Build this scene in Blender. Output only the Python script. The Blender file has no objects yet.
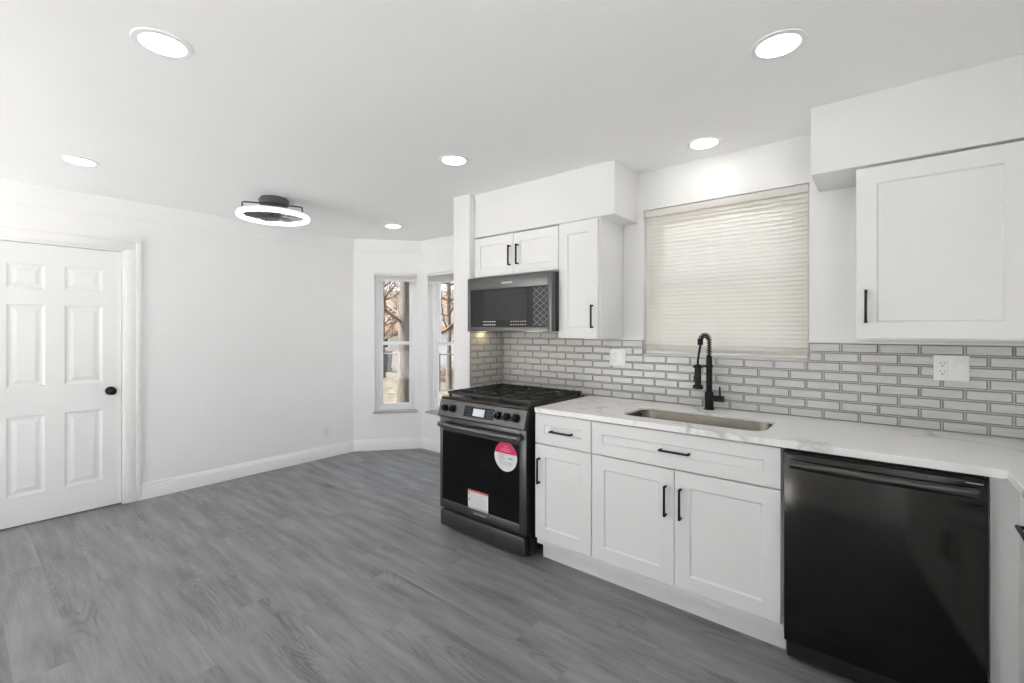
import bpy, bmesh, math, random
from mathutils import Vector, Matrix

random.seed(7)
C = bpy.context.scene.collection
S = bpy.context.scene
PI = math.pi

# ------------------------------------------------------------------ camera, world, sun, exposure
F_PX, YAW, CY = 457.57, math.radians(39.335), 329.54
CAM = Vector((1.2573, -2.8781, 1.3965))
cam_d = bpy.data.cameras.new('camera')
cam_d.sensor_width = 36.0
cam_d.lens = F_PX / 1024 * 36.0
cam_d.shift_y = -(341.5 - CY) / 1024
cam_d.clip_start = 0.02
cam_d.clip_end = 200
cam = bpy.data.objects.new('camera', cam_d)
C.objects.link(cam)
cam.location = CAM
cam.rotation_euler = (PI / 2, 0, YAW)
S.camera = cam

SKY_AWAY, SKY_SUNWARD = 1.1, 1.3
w = bpy.data.worlds.new('world')
S.world = w
w.use_nodes = True
nt = w.node_tree
nt.nodes.clear()
wo = nt.nodes.new('ShaderNodeOutputWorld')
bg = nt.nodes.new('ShaderNodeBackground')
tc = nt.nodes.new('ShaderNodeTexCoord')
sx = nt.nodes.new('ShaderNodeSeparateXYZ')
rp = nt.nodes.new('ShaderNodeValToRGB')
rp.color_ramp.elements[0].position = 0.0
rp.color_ramp.elements[0].color = (1.0, 0.995, 0.987, 1)
rp.color_ramp.elements[1].position = 0.7
rp.color_ramp.elements[1].color = (0.80, 0.88, 1.0, 1)
nt.links.new(tc.outputs['Generated'], sx.inputs[0])
nt.links.new(sx.outputs['Z'], rp.inputs[0])
nt.links.new(rp.outputs[0], bg.inputs[0])
# the sky is brightest on the sun's side (toward -y)
mr = nt.nodes.new('ShaderNodeMapRange')
mr.inputs[1].default_value = 0.3
mr.inputs[2].default_value = -0.8
mr.inputs[3].default_value = SKY_AWAY
mr.inputs[4].default_value = SKY_SUNWARD
nt.links.new(sx.outputs['Y'], mr.inputs[0])
nt.links.new(mr.outputs[0], bg.inputs[1])
nt.links.new(bg.outputs[0], wo.inputs[0])

sun_d = bpy.data.lights.new('sun', 'SUN')
sun_d.energy = 18.0
sun_d.angle = 0.01
sun_d.color = (1.0, 0.97, 0.92)
sun = bpy.data.objects.new('sun', sun_d)
C.objects.link(sun)
sun.rotation_euler = Vector((0.30, 0.55, -1.2)).to_track_quat('-Z', 'Y').to_euler()

# portal in the added rear opening: only guides the sampling of daylight
pd = bpy.data.lights.new('daylight_portal', 'AREA')
pd.shape = 'RECTANGLE'
pd.size, pd.size_y = 2.0, 2.25
pd.cycles.is_portal = True
po = bpy.data.objects.new('daylight_portal', pd)
C.objects.link(po)
po.location = (-2.30, -5.3, 1.12)
po.rotation_euler = (PI / 2, 0, 0)

pd2 = bpy.data.lights.new('side_daylight_portal', 'AREA')
pd2.shape = 'RECTANGLE'
pd2.size, pd2.size_y = 2.25, 2.28
pd2.cycles.is_portal = True
po2 = bpy.data.objects.new('side_daylight_portal', pd2)
C.objects.link(po2)
po2.location = (2.36, -3.975, 1.14)
po2.rotation_euler = (PI / 2, 0, PI / 2)

DOWNLIGHT_RADIANCE = 13.0
FAN_RING_RADIANCE = 1.25
S.view_settings.view_transform = 'Standard'
S.view_settings.look = 'None'
S.view_settings.gamma = 1.0
S.view_settings.exposure = 0.70
S.view_settings.use_curve_mapping = False
S.cycles.use_denoising = True
S.cycles.max_bounces = 14
S.cycles.diffuse_bounces = 10
S.cycles.glossy_bounces = 5
S.cycles.transparent_max_bounces = 12
S.cycles.sample_clamp_indirect = 20.0

# ------------------------------------------------------------------ geometry helpers
class MB:
    """Collects shapes; build() links them as ONE mesh object."""
    def __init__(self, M=None):
        self.bm = bmesh.new()
        self.mi = 0
        self.M = M

    def _fin(self, vs):
        fs = set()
        for v in vs:
            for f in v.link_faces:
                fs.add(f)
        for f in fs:
            f.material_index = self.mi
        return fs

    def box(self, x0, x1, y0, y1, z0, z1, bev=0.0, seg=2, M=None):
        b2 = bmesh.new()
        bmesh.ops.create_cube(b2, size=1.0)
        for v in b2.verts:
            v.co = Vector(((x0 + x1) / 2 + v.co.x * abs(x1 - x0), (y0 + y1) / 2 + v.co.y * abs(y1 - y0),
                           (z0 + z1) / 2 + v.co.z * abs(z1 - z0)))
        if bev > 0:
            bmesh.ops.bevel(b2, geom=b2.edges[:], offset=bev, segments=seg, affect='EDGES', profile=0.5)
        self.merge(b2, M)
        return self

    def merge(self, b2, M=None):
        if M is not None:
            b2.transform(M)
        m = {}
        for v in b2.verts:
            m[v] = self.bm.verts.new(v.co)
        for f in b2.faces:
            try:
                nf = self.bm.faces.new([m[v] for v in f.verts])
                nf.material_index = self.mi
            except ValueError:
                pass
        b2.free()

    def tube(self, pts, r, n=10, cap=True):
        pts = [Vector(p) for p in pts]
        rs = r if isinstance(r, (list, tuple)) else [r] * len(pts)
        rings = []
        T = (pts[1] - pts[0]).normalized()
        up = Vector((0, 0, 1)) if abs(T.z) < 0.9 else Vector((1, 0, 0))
        N = (up - T * up.dot(T)).normalized()
        for i, p in enumerate(pts):
            if i == 0:
                t = pts[1] - pts[0]
            elif i == len(pts) - 1:
                t = pts[-1] - pts[-2]
            else:
                t = pts[i + 1] - pts[i - 1]
            t.normalize()
            N = (N - t * N.dot(t)).normalized()
            B = t.cross(N)
            rings.append([self.bm.verts.new(p + (N * math.cos(2 * PI * k / n) + B * math.sin(2 * PI * k / n)) * rs[i]) for k in range(n)])
        for a, b in zip(rings, rings[1:]):
            for k in range(n):
                f = self.bm.faces.new((a[k], a[(k + 1) % n], b[(k + 1) % n], b[k]))
                f.material_index = self.mi
        if cap:
            for q in (rings[0], rings[-1]):
                f = self.bm.faces.new(q)
                f.material_index = self.mi
        return self

    def cyl(self, p0, p1, r, n=24):
        return self.tube([p0, p1], r, n)

    def lathe(self, prof, c=(0, 0, 0), axis='z', n=32, closed=False):
        """prof: list of (radius, height) revolved about axis through c."""
        c = Vector(c)
        def P(r, h, a):
            x, y = r * math.cos(a), r * math.sin(a)
            if axis == 'z':
                return c + Vector((x, y, h))
            if axis == 'y':
                return c + Vector((x, h, y))
            return c + Vector((h, x, y))
        rings = []
        for r, h in prof:
            if r < 1e-6:
                rings.append([self.bm.verts.new(P(0, h, 0))])
            else:
                rings.append([self.bm.verts.new(P(r, h, 2 * PI * k / n)) for k in range(n)])
        prs = list(zip(rings, rings[1:]))
        if closed:
            prs.append((rings[-1], rings[0]))
        for a, b in prs:
            for k in range(n):
                k2 = (k + 1) % n
                if len(a) == 1 and len(b) == 1:
                    continue
                if len(a) == 1:
                    q = (a[0], b[k2], b[k])
                elif len(b) == 1:
                    q = (a[k], a[k2], b[0])
                else:
                    q = (a[k], a[k2], b[k2], b[k])
                f = self.bm.faces.new(q)
                f.material_index = self.mi
        return self

    def prism(self, poly, axis, a0, a1):
        """poly in the other two axes (cyclic order), extruded along axis from a0 to a1."""
        def P(p, a):
            if axis == 'x':
                return Vector((a, p[0], p[1]))
            if axis == 'y':
                return Vector((p[0], a, p[1]))
            return Vector((p[0], p[1], a))
        A = [self.bm.verts.new(P(p, a0)) for p in poly]
        B = [self.bm.verts.new(P(p, a1)) for p in poly]
        n = len(poly)
        for k in range(n):
            f = self.bm.faces.new((A[k], A[(k + 1) % n], B[(k + 1) % n], B[k]))
            f.material_index = self.mi
        for q in (A, B):
            f = self.bm.faces.new(q)
            f.material_index = self.mi
        return self

    def sweep(self, prof, path, closed=False):
        """prof: (outward, z) offsets; path: list of (point2d, normal2d mitre vector)."""
        rings = []
        for (p, m) in path:
            rings.append([self.bm.verts.new((p[0] + m[0] * o, p[1] + m[1] * o, z)) for o, z in prof])
        n = len(prof)
        for a, b in zip(rings, rings[1:]):
            for k in range(n):
                f = self.bm.faces.new((a[k], a[(k + 1) % n], b[(k + 1) % n], b[k]))
                f.material_index = self.mi
        for q in (rings[0], rings[-1]):
            self.bm.faces.new(q).material_index = self.mi
        return self

    def build(self, name, mats, parent=None, smooth=True, **props):
        bm = self.bm
        bmesh.ops.recalc_face_normals(bm, faces=bm.faces[:])
        if self.M is not None:
            bm.transform(self.M)
        if smooth:
            for f in bm.faces:
                f.smooth = True
            for e in bm.edges:
                if len(e.link_faces) == 2 and e.calc_face_angle(0) > math.radians(32):
                    e.smooth = False
        me = bpy.data.meshes.new(name)
        bm.to_mesh(me)
        bm.free()
        for m in (mats if isinstance(mats, (list, tuple)) else [mats]):
            me.materials.append(m)
        o = bpy.data.objects.new(name, me)
        C.objects.link(o)
        if parent is not None:
            o.parent = parent
        for k, v in props.items():
            o[k] = v
        return o


def thing(name, label, cat, loc=(0, 0, 0), rz=0.0, group=None):
    o = bpy.data.objects.new(name, None)
    C.objects.link(o)
    o.empty_display_size = 0.1
    o.location = loc
    o.rotation_euler = (0, 0, rz)
    o['label'] = label
    o['category'] = cat
    if group:
        o['group'] = group
    return o


def tag(o, label, cat, group=None):
    o['label'] = label
    o['category'] = cat
    if group:
        o['group'] = group
    return o


def struct(name, loc=(0, 0, 0), label=None, cat=None):
    o = bpy.data.objects.new(name, None)
    C.objects.link(o)
    o.location = loc
    o['kind'] = 'structure'
    if label:
        o['label'] = label
    if cat:
        o['category'] = cat
    return o


def skind(o, label, cat):
    o['kind'] = 'structure'
    o['label'] = label
    o['category'] = cat
    return o


def copy_tree(o, parent=None):
    c = o.copy()
    C.objects.link(c)
    c.parent = parent
    for ch in list(o.children):
        copy_tree(ch, c)
    return c

# ------------------------------------------------------------------ materials
def mat(name, col, rough=0.5, metal=0.0, spec=0.5, noise=0.0, nscale=8.0, bump=0.0, bscale=60.0, stretch=(1, 1, 1), emit=None, estr=0.0, coat=0.0):
    m = bpy.data.materials.new(name)
    m.use_nodes = True
    t = m.node_tree
    b = t.nodes['Principled BSDF']
    b.inputs['Roughness'].default_value = rough
    b.inputs['Metallic'].default_value = metal
    b.inputs['Specular IOR Level'].default_value = spec
    b.inputs['Base Color'].default_value = (*col, 1)
    if coat:
        b.inputs['Coat Weight'].default_value = coat
        b.inputs['Coat Roughness'].default_value = 0.05
    if emit:
        b.inputs['Emission Color'].default_value = (*emit, 1)
        b.inputs['Emission Strength'].default_value = estr
    tcn = t.nodes.new('ShaderNodeTexCoord')
    mp = t.nodes.new('ShaderNodeMapping')
    mp.inputs['Scale'].default_value = stretch
    t.links.new(tcn.outputs['Object'], mp.inputs[0])
    if noise > 0:
        n = t.nodes.new('ShaderNodeTexNoise')
        n.inputs['Scale'].default_value = nscale
        n.inputs['Detail'].default_value = 4
        t.links.new(mp.outputs[0], n.inputs['Vector'])
        r = t.nodes.new('ShaderNodeValToRGB')
        r.color_ramp.elements[0].position = 0.3
        r.color_ramp.elements[1].position = 0.7
        r.color_ramp.elements[0].color = (*[max(0, c * (1 - noise)) for c in col], 1)
        r.color_ramp.elements[1].color = (*[min(1, c * (1 + noise)) for c in col], 1)
        t.links.new(n.outputs['Fac'], r.inputs[0])
        t.links.new(r.outputs[0], b.inputs['Base Color'])
    if bump > 0:
        n2 = t.nodes.new('ShaderNodeTexNoise')
        n2.inputs['Scale'].default_value = bscale
        n2.inputs['Detail'].default_value = 3
        t.links.new(mp.outputs[0], n2.inputs['Vector'])
        bp = t.nodes.new('ShaderNodeBump')
        bp.inputs['Strength'].default_value = bump
        bp.inputs['Distance'].default_value = 0.002
        t.links.new(n2.outputs['Fac'], bp.inputs['Height'])
        t.links.new(bp.outputs[0], b.inputs['Normal'])
    return m


M_WALL = mat('wall_paint', (0.85, 0.85, 0.85), 0.75, spec=0.25, noise=0.01, nscale=3, bump=0.05, bscale=120)
M_CEIL = mat('ceiling_paint', (0.90, 0.90, 0.895), 0.85, spec=0.2, noise=0.01, nscale=2, bump=0.05, bscale=90)
M_WALL_DIM = mat('wall_paint_dimmed', (0.78, 0.78, 0.77), 0.75, spec=0.25, noise=0.01, nscale=3, bump=0.05, bscale=120)  # wall paint again, darkened so kitchen walls and soffits look less lit
M_TRIM = mat('trim_paint', (0.84, 0.84, 0.83), 0.4, spec=0.4, noise=0.008, nscale=5)
M_DOOR = mat('door_paint', (0.82, 0.825, 0.82), 0.42, spec=0.4, noise=0.01, nscale=4)
M_CAB = mat('cabinet_paint', (0.78, 0.78, 0.775), 0.38, spec=0.4, noise=0.008, nscale=6)
M_PULL = mat('pull_black', (0.008, 0.008, 0.0085), 0.45, spec=0.3, metal=0.0, noise=0.15, nscale=40)
M_GAP = mat('shadow_gap_board', (0.10, 0.10, 0.095), 0.8, noise=0.05)
M_FAUCET = mat('faucet_black', (0.006, 0.006, 0.0065), 0.42, spec=0.3, metal=0.0, noise=0.15, nscale=60)
M_STEEL = mat('black_stainless', (0.115, 0.115, 0.117), 0.34, metal=0.9, noise=0.06, nscale=6, stretch=(1, 1, 60))
M_STEELP = mat('panel_stainless', (0.140, 0.139, 0.137), 0.36, metal=0.9, noise=0.05, nscale=6, stretch=(1, 1, 60))
M_DW = mat('dishwasher_stainless', (0.048, 0.047, 0.044), 0.14, metal=0.95, noise=0.05, nscale=5, stretch=(60, 1, 1))
M_DWH = mat('dishwasher_handle_metal', (0.09, 0.088, 0.085), 0.22, metal=1.0, noise=0.05)
M_BLACK = mat('black_enamel', (0.012, 0.012, 0.012), 0.35, noise=0.1)
M_IRON = mat('cast_iron', (0.034, 0.034, 0.035), 0.6, noise=0.2, nscale=90, bump=0.3, bscale=300)
M_OVENGLASS = mat('oven_glass', (0.004, 0.004, 0.0045), 0.08, spec=0.18, noise=0.1)
M_MWGLASS = mat('microwave_glass', (0.026, 0.025, 0.025), 0.16, spec=0.22, noise=0.1)
M_MWIN = mat('microwave_window', (0.042, 0.041, 0.040), 0.25, spec=0.2, noise=0.1)
M_KNOB = mat('knob_black', (0.02, 0.02, 0.022), 0.3, metal=0.6, noise=0.1)
M_SILVER = mat('bright_metal', (0.62, 0.62, 0.63), 0.25, metal=1.0, noise=0.03)
M_SINK = mat('sink_steel', (0.21, 0.19, 0.16), 0.26, metal=1.0, noise=0.06, nscale=8, stretch=(40, 1, 1))
M_SCREEN = mat('display_screen', (0.5, 0.56, 0.6), 0.3, noise=0.02, emit=(0.62, 0.72, 0.8), estr=0.15)
M_ICON = mat('print_white', (0.75, 0.75, 0.75), 0.5, noise=0.02)
M_PRINTGREY = mat('print_grey', (0.35, 0.35, 0.36), 0.5, noise=0.02)
M_STK = mat('sticker_paper', (0.72, 0.73, 0.73), 0.5, noise=0.02)
M_PINK = mat('sticker_pink', (0.70, 0.02, 0.13), 0.45, noise=0.02)
M_PINKT = mat('sticker_pink_print', (0.85, 0.35, 0.45), 0.5, noise=0.02)
M_RED = mat('sticker_red', (0.62, 0.10, 0.06), 0.5, noise=0.02)
M_PLATE = mat('outlet_plastic', (0.82, 0.82, 0.80), 0.35, noise=0.01)
M_SLOT = mat('outlet_slot', (0.03, 0.03, 0.03), 0.6, noise=0.02)
M_GROUT = mat('grout', (0.50, 0.50, 0.49), 0.85, noise=0.08, nscale=30)
M_VINYL = mat('window_vinyl', (0.84, 0.85, 0.86), 0.35, noise=0.01)
M_SILL = mat('stone_sill', (0.38, 0.37, 0.36), 0.4, noise=0.15, nscale=20)
M_FANGREY = mat('fan_grey_metal', (0.10, 0.105, 0.115), 0.4, metal=0.4, noise=0.05)
M_FANBLADE = mat('fan_blade_plastic', (0.05, 0.053, 0.06), 0.35, noise=0.05)
M_LED = mat('led_diffuser', (0.9, 0.9, 0.9), 0.5, emit=(1.0, 0.965, 0.92), estr=DOWNLIGHT_RADIANCE, noise=0.0)
M_RING = mat('led_ring', (0.9, 0.9, 0.9), 0.5, emit=(0.88, 0.95, 1.0), estr=FAN_RING_RADIANCE)
M_KNOBDOOR = mat('bronze_knob', (0.018, 0.016, 0.015), 0.28, metal=0.7, noise=0.1)
M_RUBBER = mat('black_rubber', (0.015, 0.015, 0.015), 0.7, noise=0.1)


def glass_mat(name, refl=0.06, tint=(0.96, 0.98, 0.98)):
    m = bpy.data.materials.new(name)
    m.use_nodes = True
    t = m.node_tree
    t.nodes.clear()
    o = t.nodes.new('ShaderNodeOutputMaterial')
    a = t.nodes.new('ShaderNodeBsdfTransparent')
    a.inputs[0].default_value = (*tint, 1)
    g = t.nodes.new('ShaderNodeBsdfGlossy')
    g.inputs['Roughness'].default_value = 0.02
    fr = t.nodes.new('ShaderNodeFresnel')
    fr.inputs[0].default_value = 1.45
    mx = t.nodes.new('ShaderNodeMixShader')
    gm = t.nodes.new('ShaderNodeNewGeometry')
    fm = t.nodes.new('ShaderNodeMath'); fm.operation = 'SUBTRACT'; fm.use_clamp = True
    t.links.new(fr.outputs[0], fm.inputs[0])
    t.links.new(gm.outputs['Backfacing'], fm.inputs[1])
    t.links.new(fm.outputs[0], mx.inputs[0])
    t.links.new(a.outputs[0], mx.inputs[1])
    t.links.new(g.outputs[0], mx.inputs[2])
    t.links.new(mx.outputs[0], o.inputs[0])
    return m


M_GLASS = glass_mat('window_glass')


def slat_mat():
    m = bpy.data.materials.new('blind_slat')
    m.use_nodes = True
    t = m.node_tree
    b = t.nodes['Principled BSDF']
    o = t.nodes['Material Output']
    b.inputs['Base Color'].default_value = (0.87, 0.86, 0.835, 1)
    b.inputs['Roughness'].default_value = 0.45
    tr = t.nodes.new('ShaderNodeBsdfTranslucent')
    tr.inputs[0].default_value = (0.95, 0.93, 0.885, 1)
    mx = t.nodes.new('ShaderNodeMixShader')
    mx.inputs[0].default_value = 0.40
    t.links.new(b.outputs[0], mx.inputs[1])
    t.links.new(tr.outputs[0], mx.inputs[2])
    t.links.new(mx.outputs[0], o.inputs[0])
    return m


M_SLAT = slat_mat()


def math_n(t, op, a, b=None, c=None):
    n = t.nodes.new('ShaderNodeMath')
    n.operation = op
    for i, v in enumerate((a, b, c)):
        if v is None:
            continue
        if isinstance(v, (int, float)):
            n.inputs[i].default_value = v
        else:
            t.links.new(v, n.inputs[i])
    return n.outputs[0]


def floor_mat():
    m = bpy.data.materials.new('grey_vinyl_plank')
    m.use_nodes = True
    t = m.node_tree
    b = t.nodes['Principled BSDF']
    g = t.nodes.new('ShaderNodeNewGeometry')
    s = t.nodes.new('ShaderNodeSeparateXYZ')
    t.links.new(g.outputs['Position'], s.inputs[0])
    X, Y = s.outputs[0], s.outputs[1]
    W, L = 0.182, 1.22
    yr = math_n(t, 'DIVIDE', Y, W)
    row = math_n(t, 'FLOOR', yr)
    fy = math_n(t, 'SUBTRACT', yr, row)
    wn = t.nodes.new('ShaderNodeTexWhiteNoise')
    wn.noise_dimensions = '1D'
    t.links.new(row, wn.inputs['W'])
    xo = math_n(t, 'MULTIPLY_ADD', wn.outputs['Value'], L * 3.1, X)
    xr = math_n(t, 'DIVIDE', xo, L)
    col = math_n(t, 'FLOOR', xr)
    fx = math_n(t, 'SUBTRACT', xr, col)
    cid = t.nodes.new('ShaderNodeCombineXYZ')
    t.links.new(row, cid.inputs[0])
    t.links.new(col, cid.inputs[1])
    w2 = t.nodes.new('ShaderNodeTexWhiteNoise')
    w2.noise_dimensions = '2D'
    t.links.new(cid.outputs[0], w2.inputs['Vector'])
    rnd = w2.outputs['Value']
    # grain coordinates, shifted per plank
    shift = math_n(t, 'MULTIPLY', rnd, 37.0)
    gx = math_n(t, 'ADD', X, shift)
    gy = math_n(t, 'ADD', Y, math_n(t, 'MULTIPLY', rnd, 11.0))
    cv = t.nodes.new('ShaderNodeCombineXYZ')
    t.links.new(gx, cv.inputs[0])
    t.links.new(gy, cv.inputs[1])
    # broad stretched tone
    mp = t.nodes.new('ShaderNodeMapping')
    mp.inputs['Scale'].default_value = (1.5, 10.0, 1)
    t.links.new(cv.outputs[0], mp.inputs[0])
    n1 = t.nodes.new('ShaderNodeTexNoise')
    n1.inputs['Scale'].default_value = 1.2
    n1.inputs['Detail'].default_value = 5
    n1.inputs['Roughness'].default_value = 0.55
    t.links.new(mp.outputs[0], n1.inputs['Vector'])
    # fine grain
    mp2 = t.nodes.new('ShaderNodeMapping')
    mp2.inputs['Scale'].default_value = (2.2, 55.0, 1)
    t.links.new(cv.outputs[0], mp2.inputs[0])
    n2 = t.nodes.new('ShaderNodeTexNoise')
    n2.inputs['Scale'].default_value = 2.2
    n2.inputs['Detail'].default_value = 6
    n2.inputs['Roughness'].default_value = 0.7
    t.links.new(mp2.outputs[0], n2.inputs['Vector'])
    # cathedral figure: contour lines of a slow field
    mp3 = t.nodes.new('ShaderNodeMapping')
    mp3.inputs['Scale'].default_value = (0.75, 5.5, 1)
    t.links.new(cv.outputs[0], mp3.inputs[0])
    n3 = t.nodes.new('ShaderNodeTexNoise')
    n3.inputs['Scale'].default_value = 1.0
    n3.inputs['Detail'].default_value = 1.5
    n3.inputs['Distortion'].default_value = 0.4
    t.links.new(mp3.outputs[0], n3.inputs['Vector'])
    ring = math_n(t, 'SINE', math_n(t, 'MULTIPLY', n3.outputs['Fac'], 190.0))
    ringm = math_n(t, 'POWER', math_n(t, 'MULTIPLY_ADD', ring, 0.5, 0.5), 3.0)
    mp4 = t.nodes.new('ShaderNodeMapping')
    mp4.inputs['Scale'].default_value = (0.7, 3.0, 1)
    t.links.new(cv.outputs[0], mp4.inputs[0])
    n4 = t.nodes.new('ShaderNodeTexNoise')
    n4.inputs['Scale'].default_value = 1.3
    t.links.new(mp4.outputs[0], n4.inputs['Vector'])
    rmask = t.nodes.new('ShaderNodeMapRange')
    rmask.inputs[1].default_value = 0.50
    rmask.inputs[2].default_value = 0.65
    t.links.new(n4.outputs['Fac'], rmask.inputs[0])
    ringv = math_n(t, 'MULTIPLY', ringm, rmask.outputs[0])
    # value
    v = math_n(t, 'MULTIPLY_ADD', math_n(t, 'SUBTRACT', n1.outputs['Fac'], 0.5), 1.5, 1.02)
    v = math_n(t, 'MULTIPLY_ADD', math_n(t, 'SUBTRACT', n2.outputs['Fac'], 0.5), 0.85, v)
    v = math_n(t, 'MULTIPLY_ADD', ringv, -0.22, v)
    v = math_n(t, 'MULTIPLY_ADD', math_n(t, 'SUBTRACT', rnd, 0.5), 0.05, v)
    # seams
    dy = math_n(t, 'MULTIPLY', math_n(t, 'MINIMUM', fy, math_n(t, 'SUBTRACT', 1.0, fy)), W)
    dx = math_n(t, 'MULTIPLY', math_n(t, 'MINIMUM', fx, math_n(t, 'SUBTRACT', 1.0, fx)), L)
    dd = math_n(t, 'MINIMUM', dx, dy)
    se = t.nodes.new('ShaderNodeMapRange')
    se.inputs[1].default_value = 0.0004
    se.inputs[2].default_value = 0.0022
    se.inputs[3].default_value = 0.86
    se.inputs[4].default_value = 1.0
    t.links.new(dd, se.inputs[0])
    v = math_n(t, 'MULTIPLY', v, se.outputs[0])
    vv = t.nodes.new('ShaderNodeVectorMath')
    vv.operation = 'SCALE'
    vv.inputs[0].default_value = FLOOR_COL
    t.links.new(v, vv.inputs['Scale'])
    t.links.new(vv.outputs[0], b.inputs['Base Color'])
    b.inputs['Specular IOR Level'].default_value = 0.32
    rr = math_n(t, 'MULTIPLY_ADD', n2.outputs['Fac'], 0.2, 0.36)
    t.links.new(rr, b.inputs['Roughness'])
    bp = t.nodes.new('ShaderNodeBump')
    bp.inputs['Strength'].default_value = 0.25
    bp.inputs['Distance'].default_value = 0.001
    t.links.new(v, bp.inputs['Height'])
    t.links.new(bp.outputs[0], b.inputs['Normal'])
    return m


FLOOR_COL = (0.228, 0.228, 0.238)
M_FLOOR = floor_mat()


def quartz_mat():
    m = bpy.data.materials.new('white_quartz')
    m.use_nodes = True
    t = m.node_tree
    b = t.nodes['Principled BSDF']
    g = t.nodes.new('ShaderNodeNewGeometry')
    n0 = t.nodes.new('ShaderNodeTexNoise')
    n0.inputs['Scale'].default_value = 1.6
    n0.inputs['Detail'].default_value = 5
    t.links.new(g.outputs['Position'], n0.inputs['Vector'])
    vm = t.nodes.new('ShaderNodeVectorMath')
    vm.operation = 'MULTIPLY_ADD'
    vm.inputs[1].default_value = (0.9, 0.9, 0.9)
    t.links.new(n0.outputs['Color'], vm.inputs[0])
    t.links.new(g.outputs['Position'], vm.inputs[2])
    vo = t.nodes.new('ShaderNodeTexVoronoi')
    vo.feature = 'DISTANCE_TO_EDGE'
    vo.inputs['Scale'].default_value = 1.25
    t.links.new(vm.outputs[0], vo.inputs['Vector'])
    mr = t.nodes.new('ShaderNodeMapRange')
    mr.inputs[1].default_value = 0.0
    mr.inputs[2].default_value = 0.024
    mr.inputs[3].default_value = 1.0
    mr.inputs[4].default_value = 0.0
    t.links.new(vo.outputs['Distance'], mr.inputs[0])
    n1 = t.nodes.new('ShaderNodeTexNoise')
    n1.inputs['Scale'].default_value = 2.5
    t.links.new(g.outputs['Position'], n1.inputs['Vector'])
    mk = t.nodes.new('ShaderNodeMapRange')
    mk.inputs[1].default_value = 0.36
    mk.inputs[2].default_value = 0.62
    t.links.new(n1.outputs['Fac'], mk.inputs[0])
    f = math_n(t, 'MULTIPLY', mr.outputs[0], mk.outputs[0])
    f = math_n(t, 'MULTIPLY', f, 0.85)
    n2 = t.nodes.new('ShaderNodeTexNoise')
    n2.inputs['Scale'].default_value = 3.0
    n2.inputs['Detail'].default_value = 6
    t.links.new(g.outputs['Position'], n2.inputs['Vector'])
    f2 = math_n(t, 'MULTIPLY', n2.outputs['Fac'], 0.06)
    f = math_n(t, 'ADD', f, f2)
    mx = t.nodes.new('ShaderNodeMix')
    mx.data_type = 'RGBA'
    mx.inputs['A'].default_value = (0.86, 0.855, 0.84, 1)
    mx.inputs['B'].default_value = (0.48, 0.47, 0.45, 1)
    t.links.new(f, mx.inputs['Factor'])
    t.links.new(mx.outputs['Result'], b.inputs['Base Color'])
    b.inputs['Roughness'].default_value = 0.22
    b.inputs['Specular IOR Level'].default_value = 0.45
    return m


M_QUARTZ = quartz_mat()


def tile_mat(name, c1, c2, rough):
    m = bpy.data.materials.new(name)
    m.use_nodes = True
    t = m.node_tree
    b = t.nodes['Principled BSDF']
    g = t.nodes.new('ShaderNodeNewGeometry')
    mp = t.nodes.new('ShaderNodeMapping')
    mp.inputs['Scale'].default_value = (5, 5, 110)
    t.links.new(g.outputs['Position'], mp.inputs[0])
    n = t.nodes.new('ShaderNodeTexNoise')
    n.inputs['Scale'].default_value = 1.5
    n.inputs['Detail'].default_value = 3
    t.links.new(mp.outputs[0], n.inputs['Vector'])
    r = t.nodes.new('ShaderNodeValToRGB')
    r.color_ramp.elements[0].position = 0.3
    r.color_ramp.elements[1].position = 0.7
    r.color_ramp.elements[0].color = (*c1, 1)
    r.color_ramp.elements[1].color = (*c2, 1)
    t.links.new(n.outputs['Fac'], r.inputs[0])
    t.links.new(r.outputs[0], b.inputs['Base Color'])
    b.inputs['Roughness'].default_value = rough
    b.inputs['Specular IOR Level'].default_value = 0.4
    return m


M_TILE = tile_mat('glass_tile_face', (0.53, 0.53, 0.52), (0.63, 0.63, 0.62), 0.2)
M_TILEE = tile_mat('glass_tile_edge', (0.23, 0.23, 0.225), (0.28, 0.28, 0.275), 0.3)

# ------------------------------------------------------------------ the room shell
ZC = 2.432                                  # ceiling height
XL = -3.479                                 # wall with the white door
A = Vector((XL, 0.027)); B = Vector((-2.981, 0.6275))
D2 = Vector((-1.883, 0.6275)); E2 = Vector((-1.385, 0.027))
XR = 2.25
YR = -5.2


def wall_seg(mb, p0, p1, z0, z1, th, holes=(), e0=0.0, e1=0.0):
    """wall from p0 to p1, thickness on the left side of the direction; holes (t0, t1, z0, z1)."""
    p0 = Vector(p0); p1 = Vector(p1)
    d = (p1 - p0); L = d.length; d.normalize()
    M = Matrix.Translation((p0.x, p0.y, 0)) @ Matrix.Rotation(math.atan2(d.y, d.x), 4, 'Z')
    t = -e0
    for (a, b, c, e) in sorted(holes):
        mb.box(t, a, 0, th, z0, z1, M=M)
        if c > z0:
            mb.box(a, b, 0, th, z0, c, M=M)
        if e < z1:
            mb.box(a, b, 0, th, e, z1, M=M)
        t = b
    mb.box(t, L + e1, 0, th, z0, z1, M=M)


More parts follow.
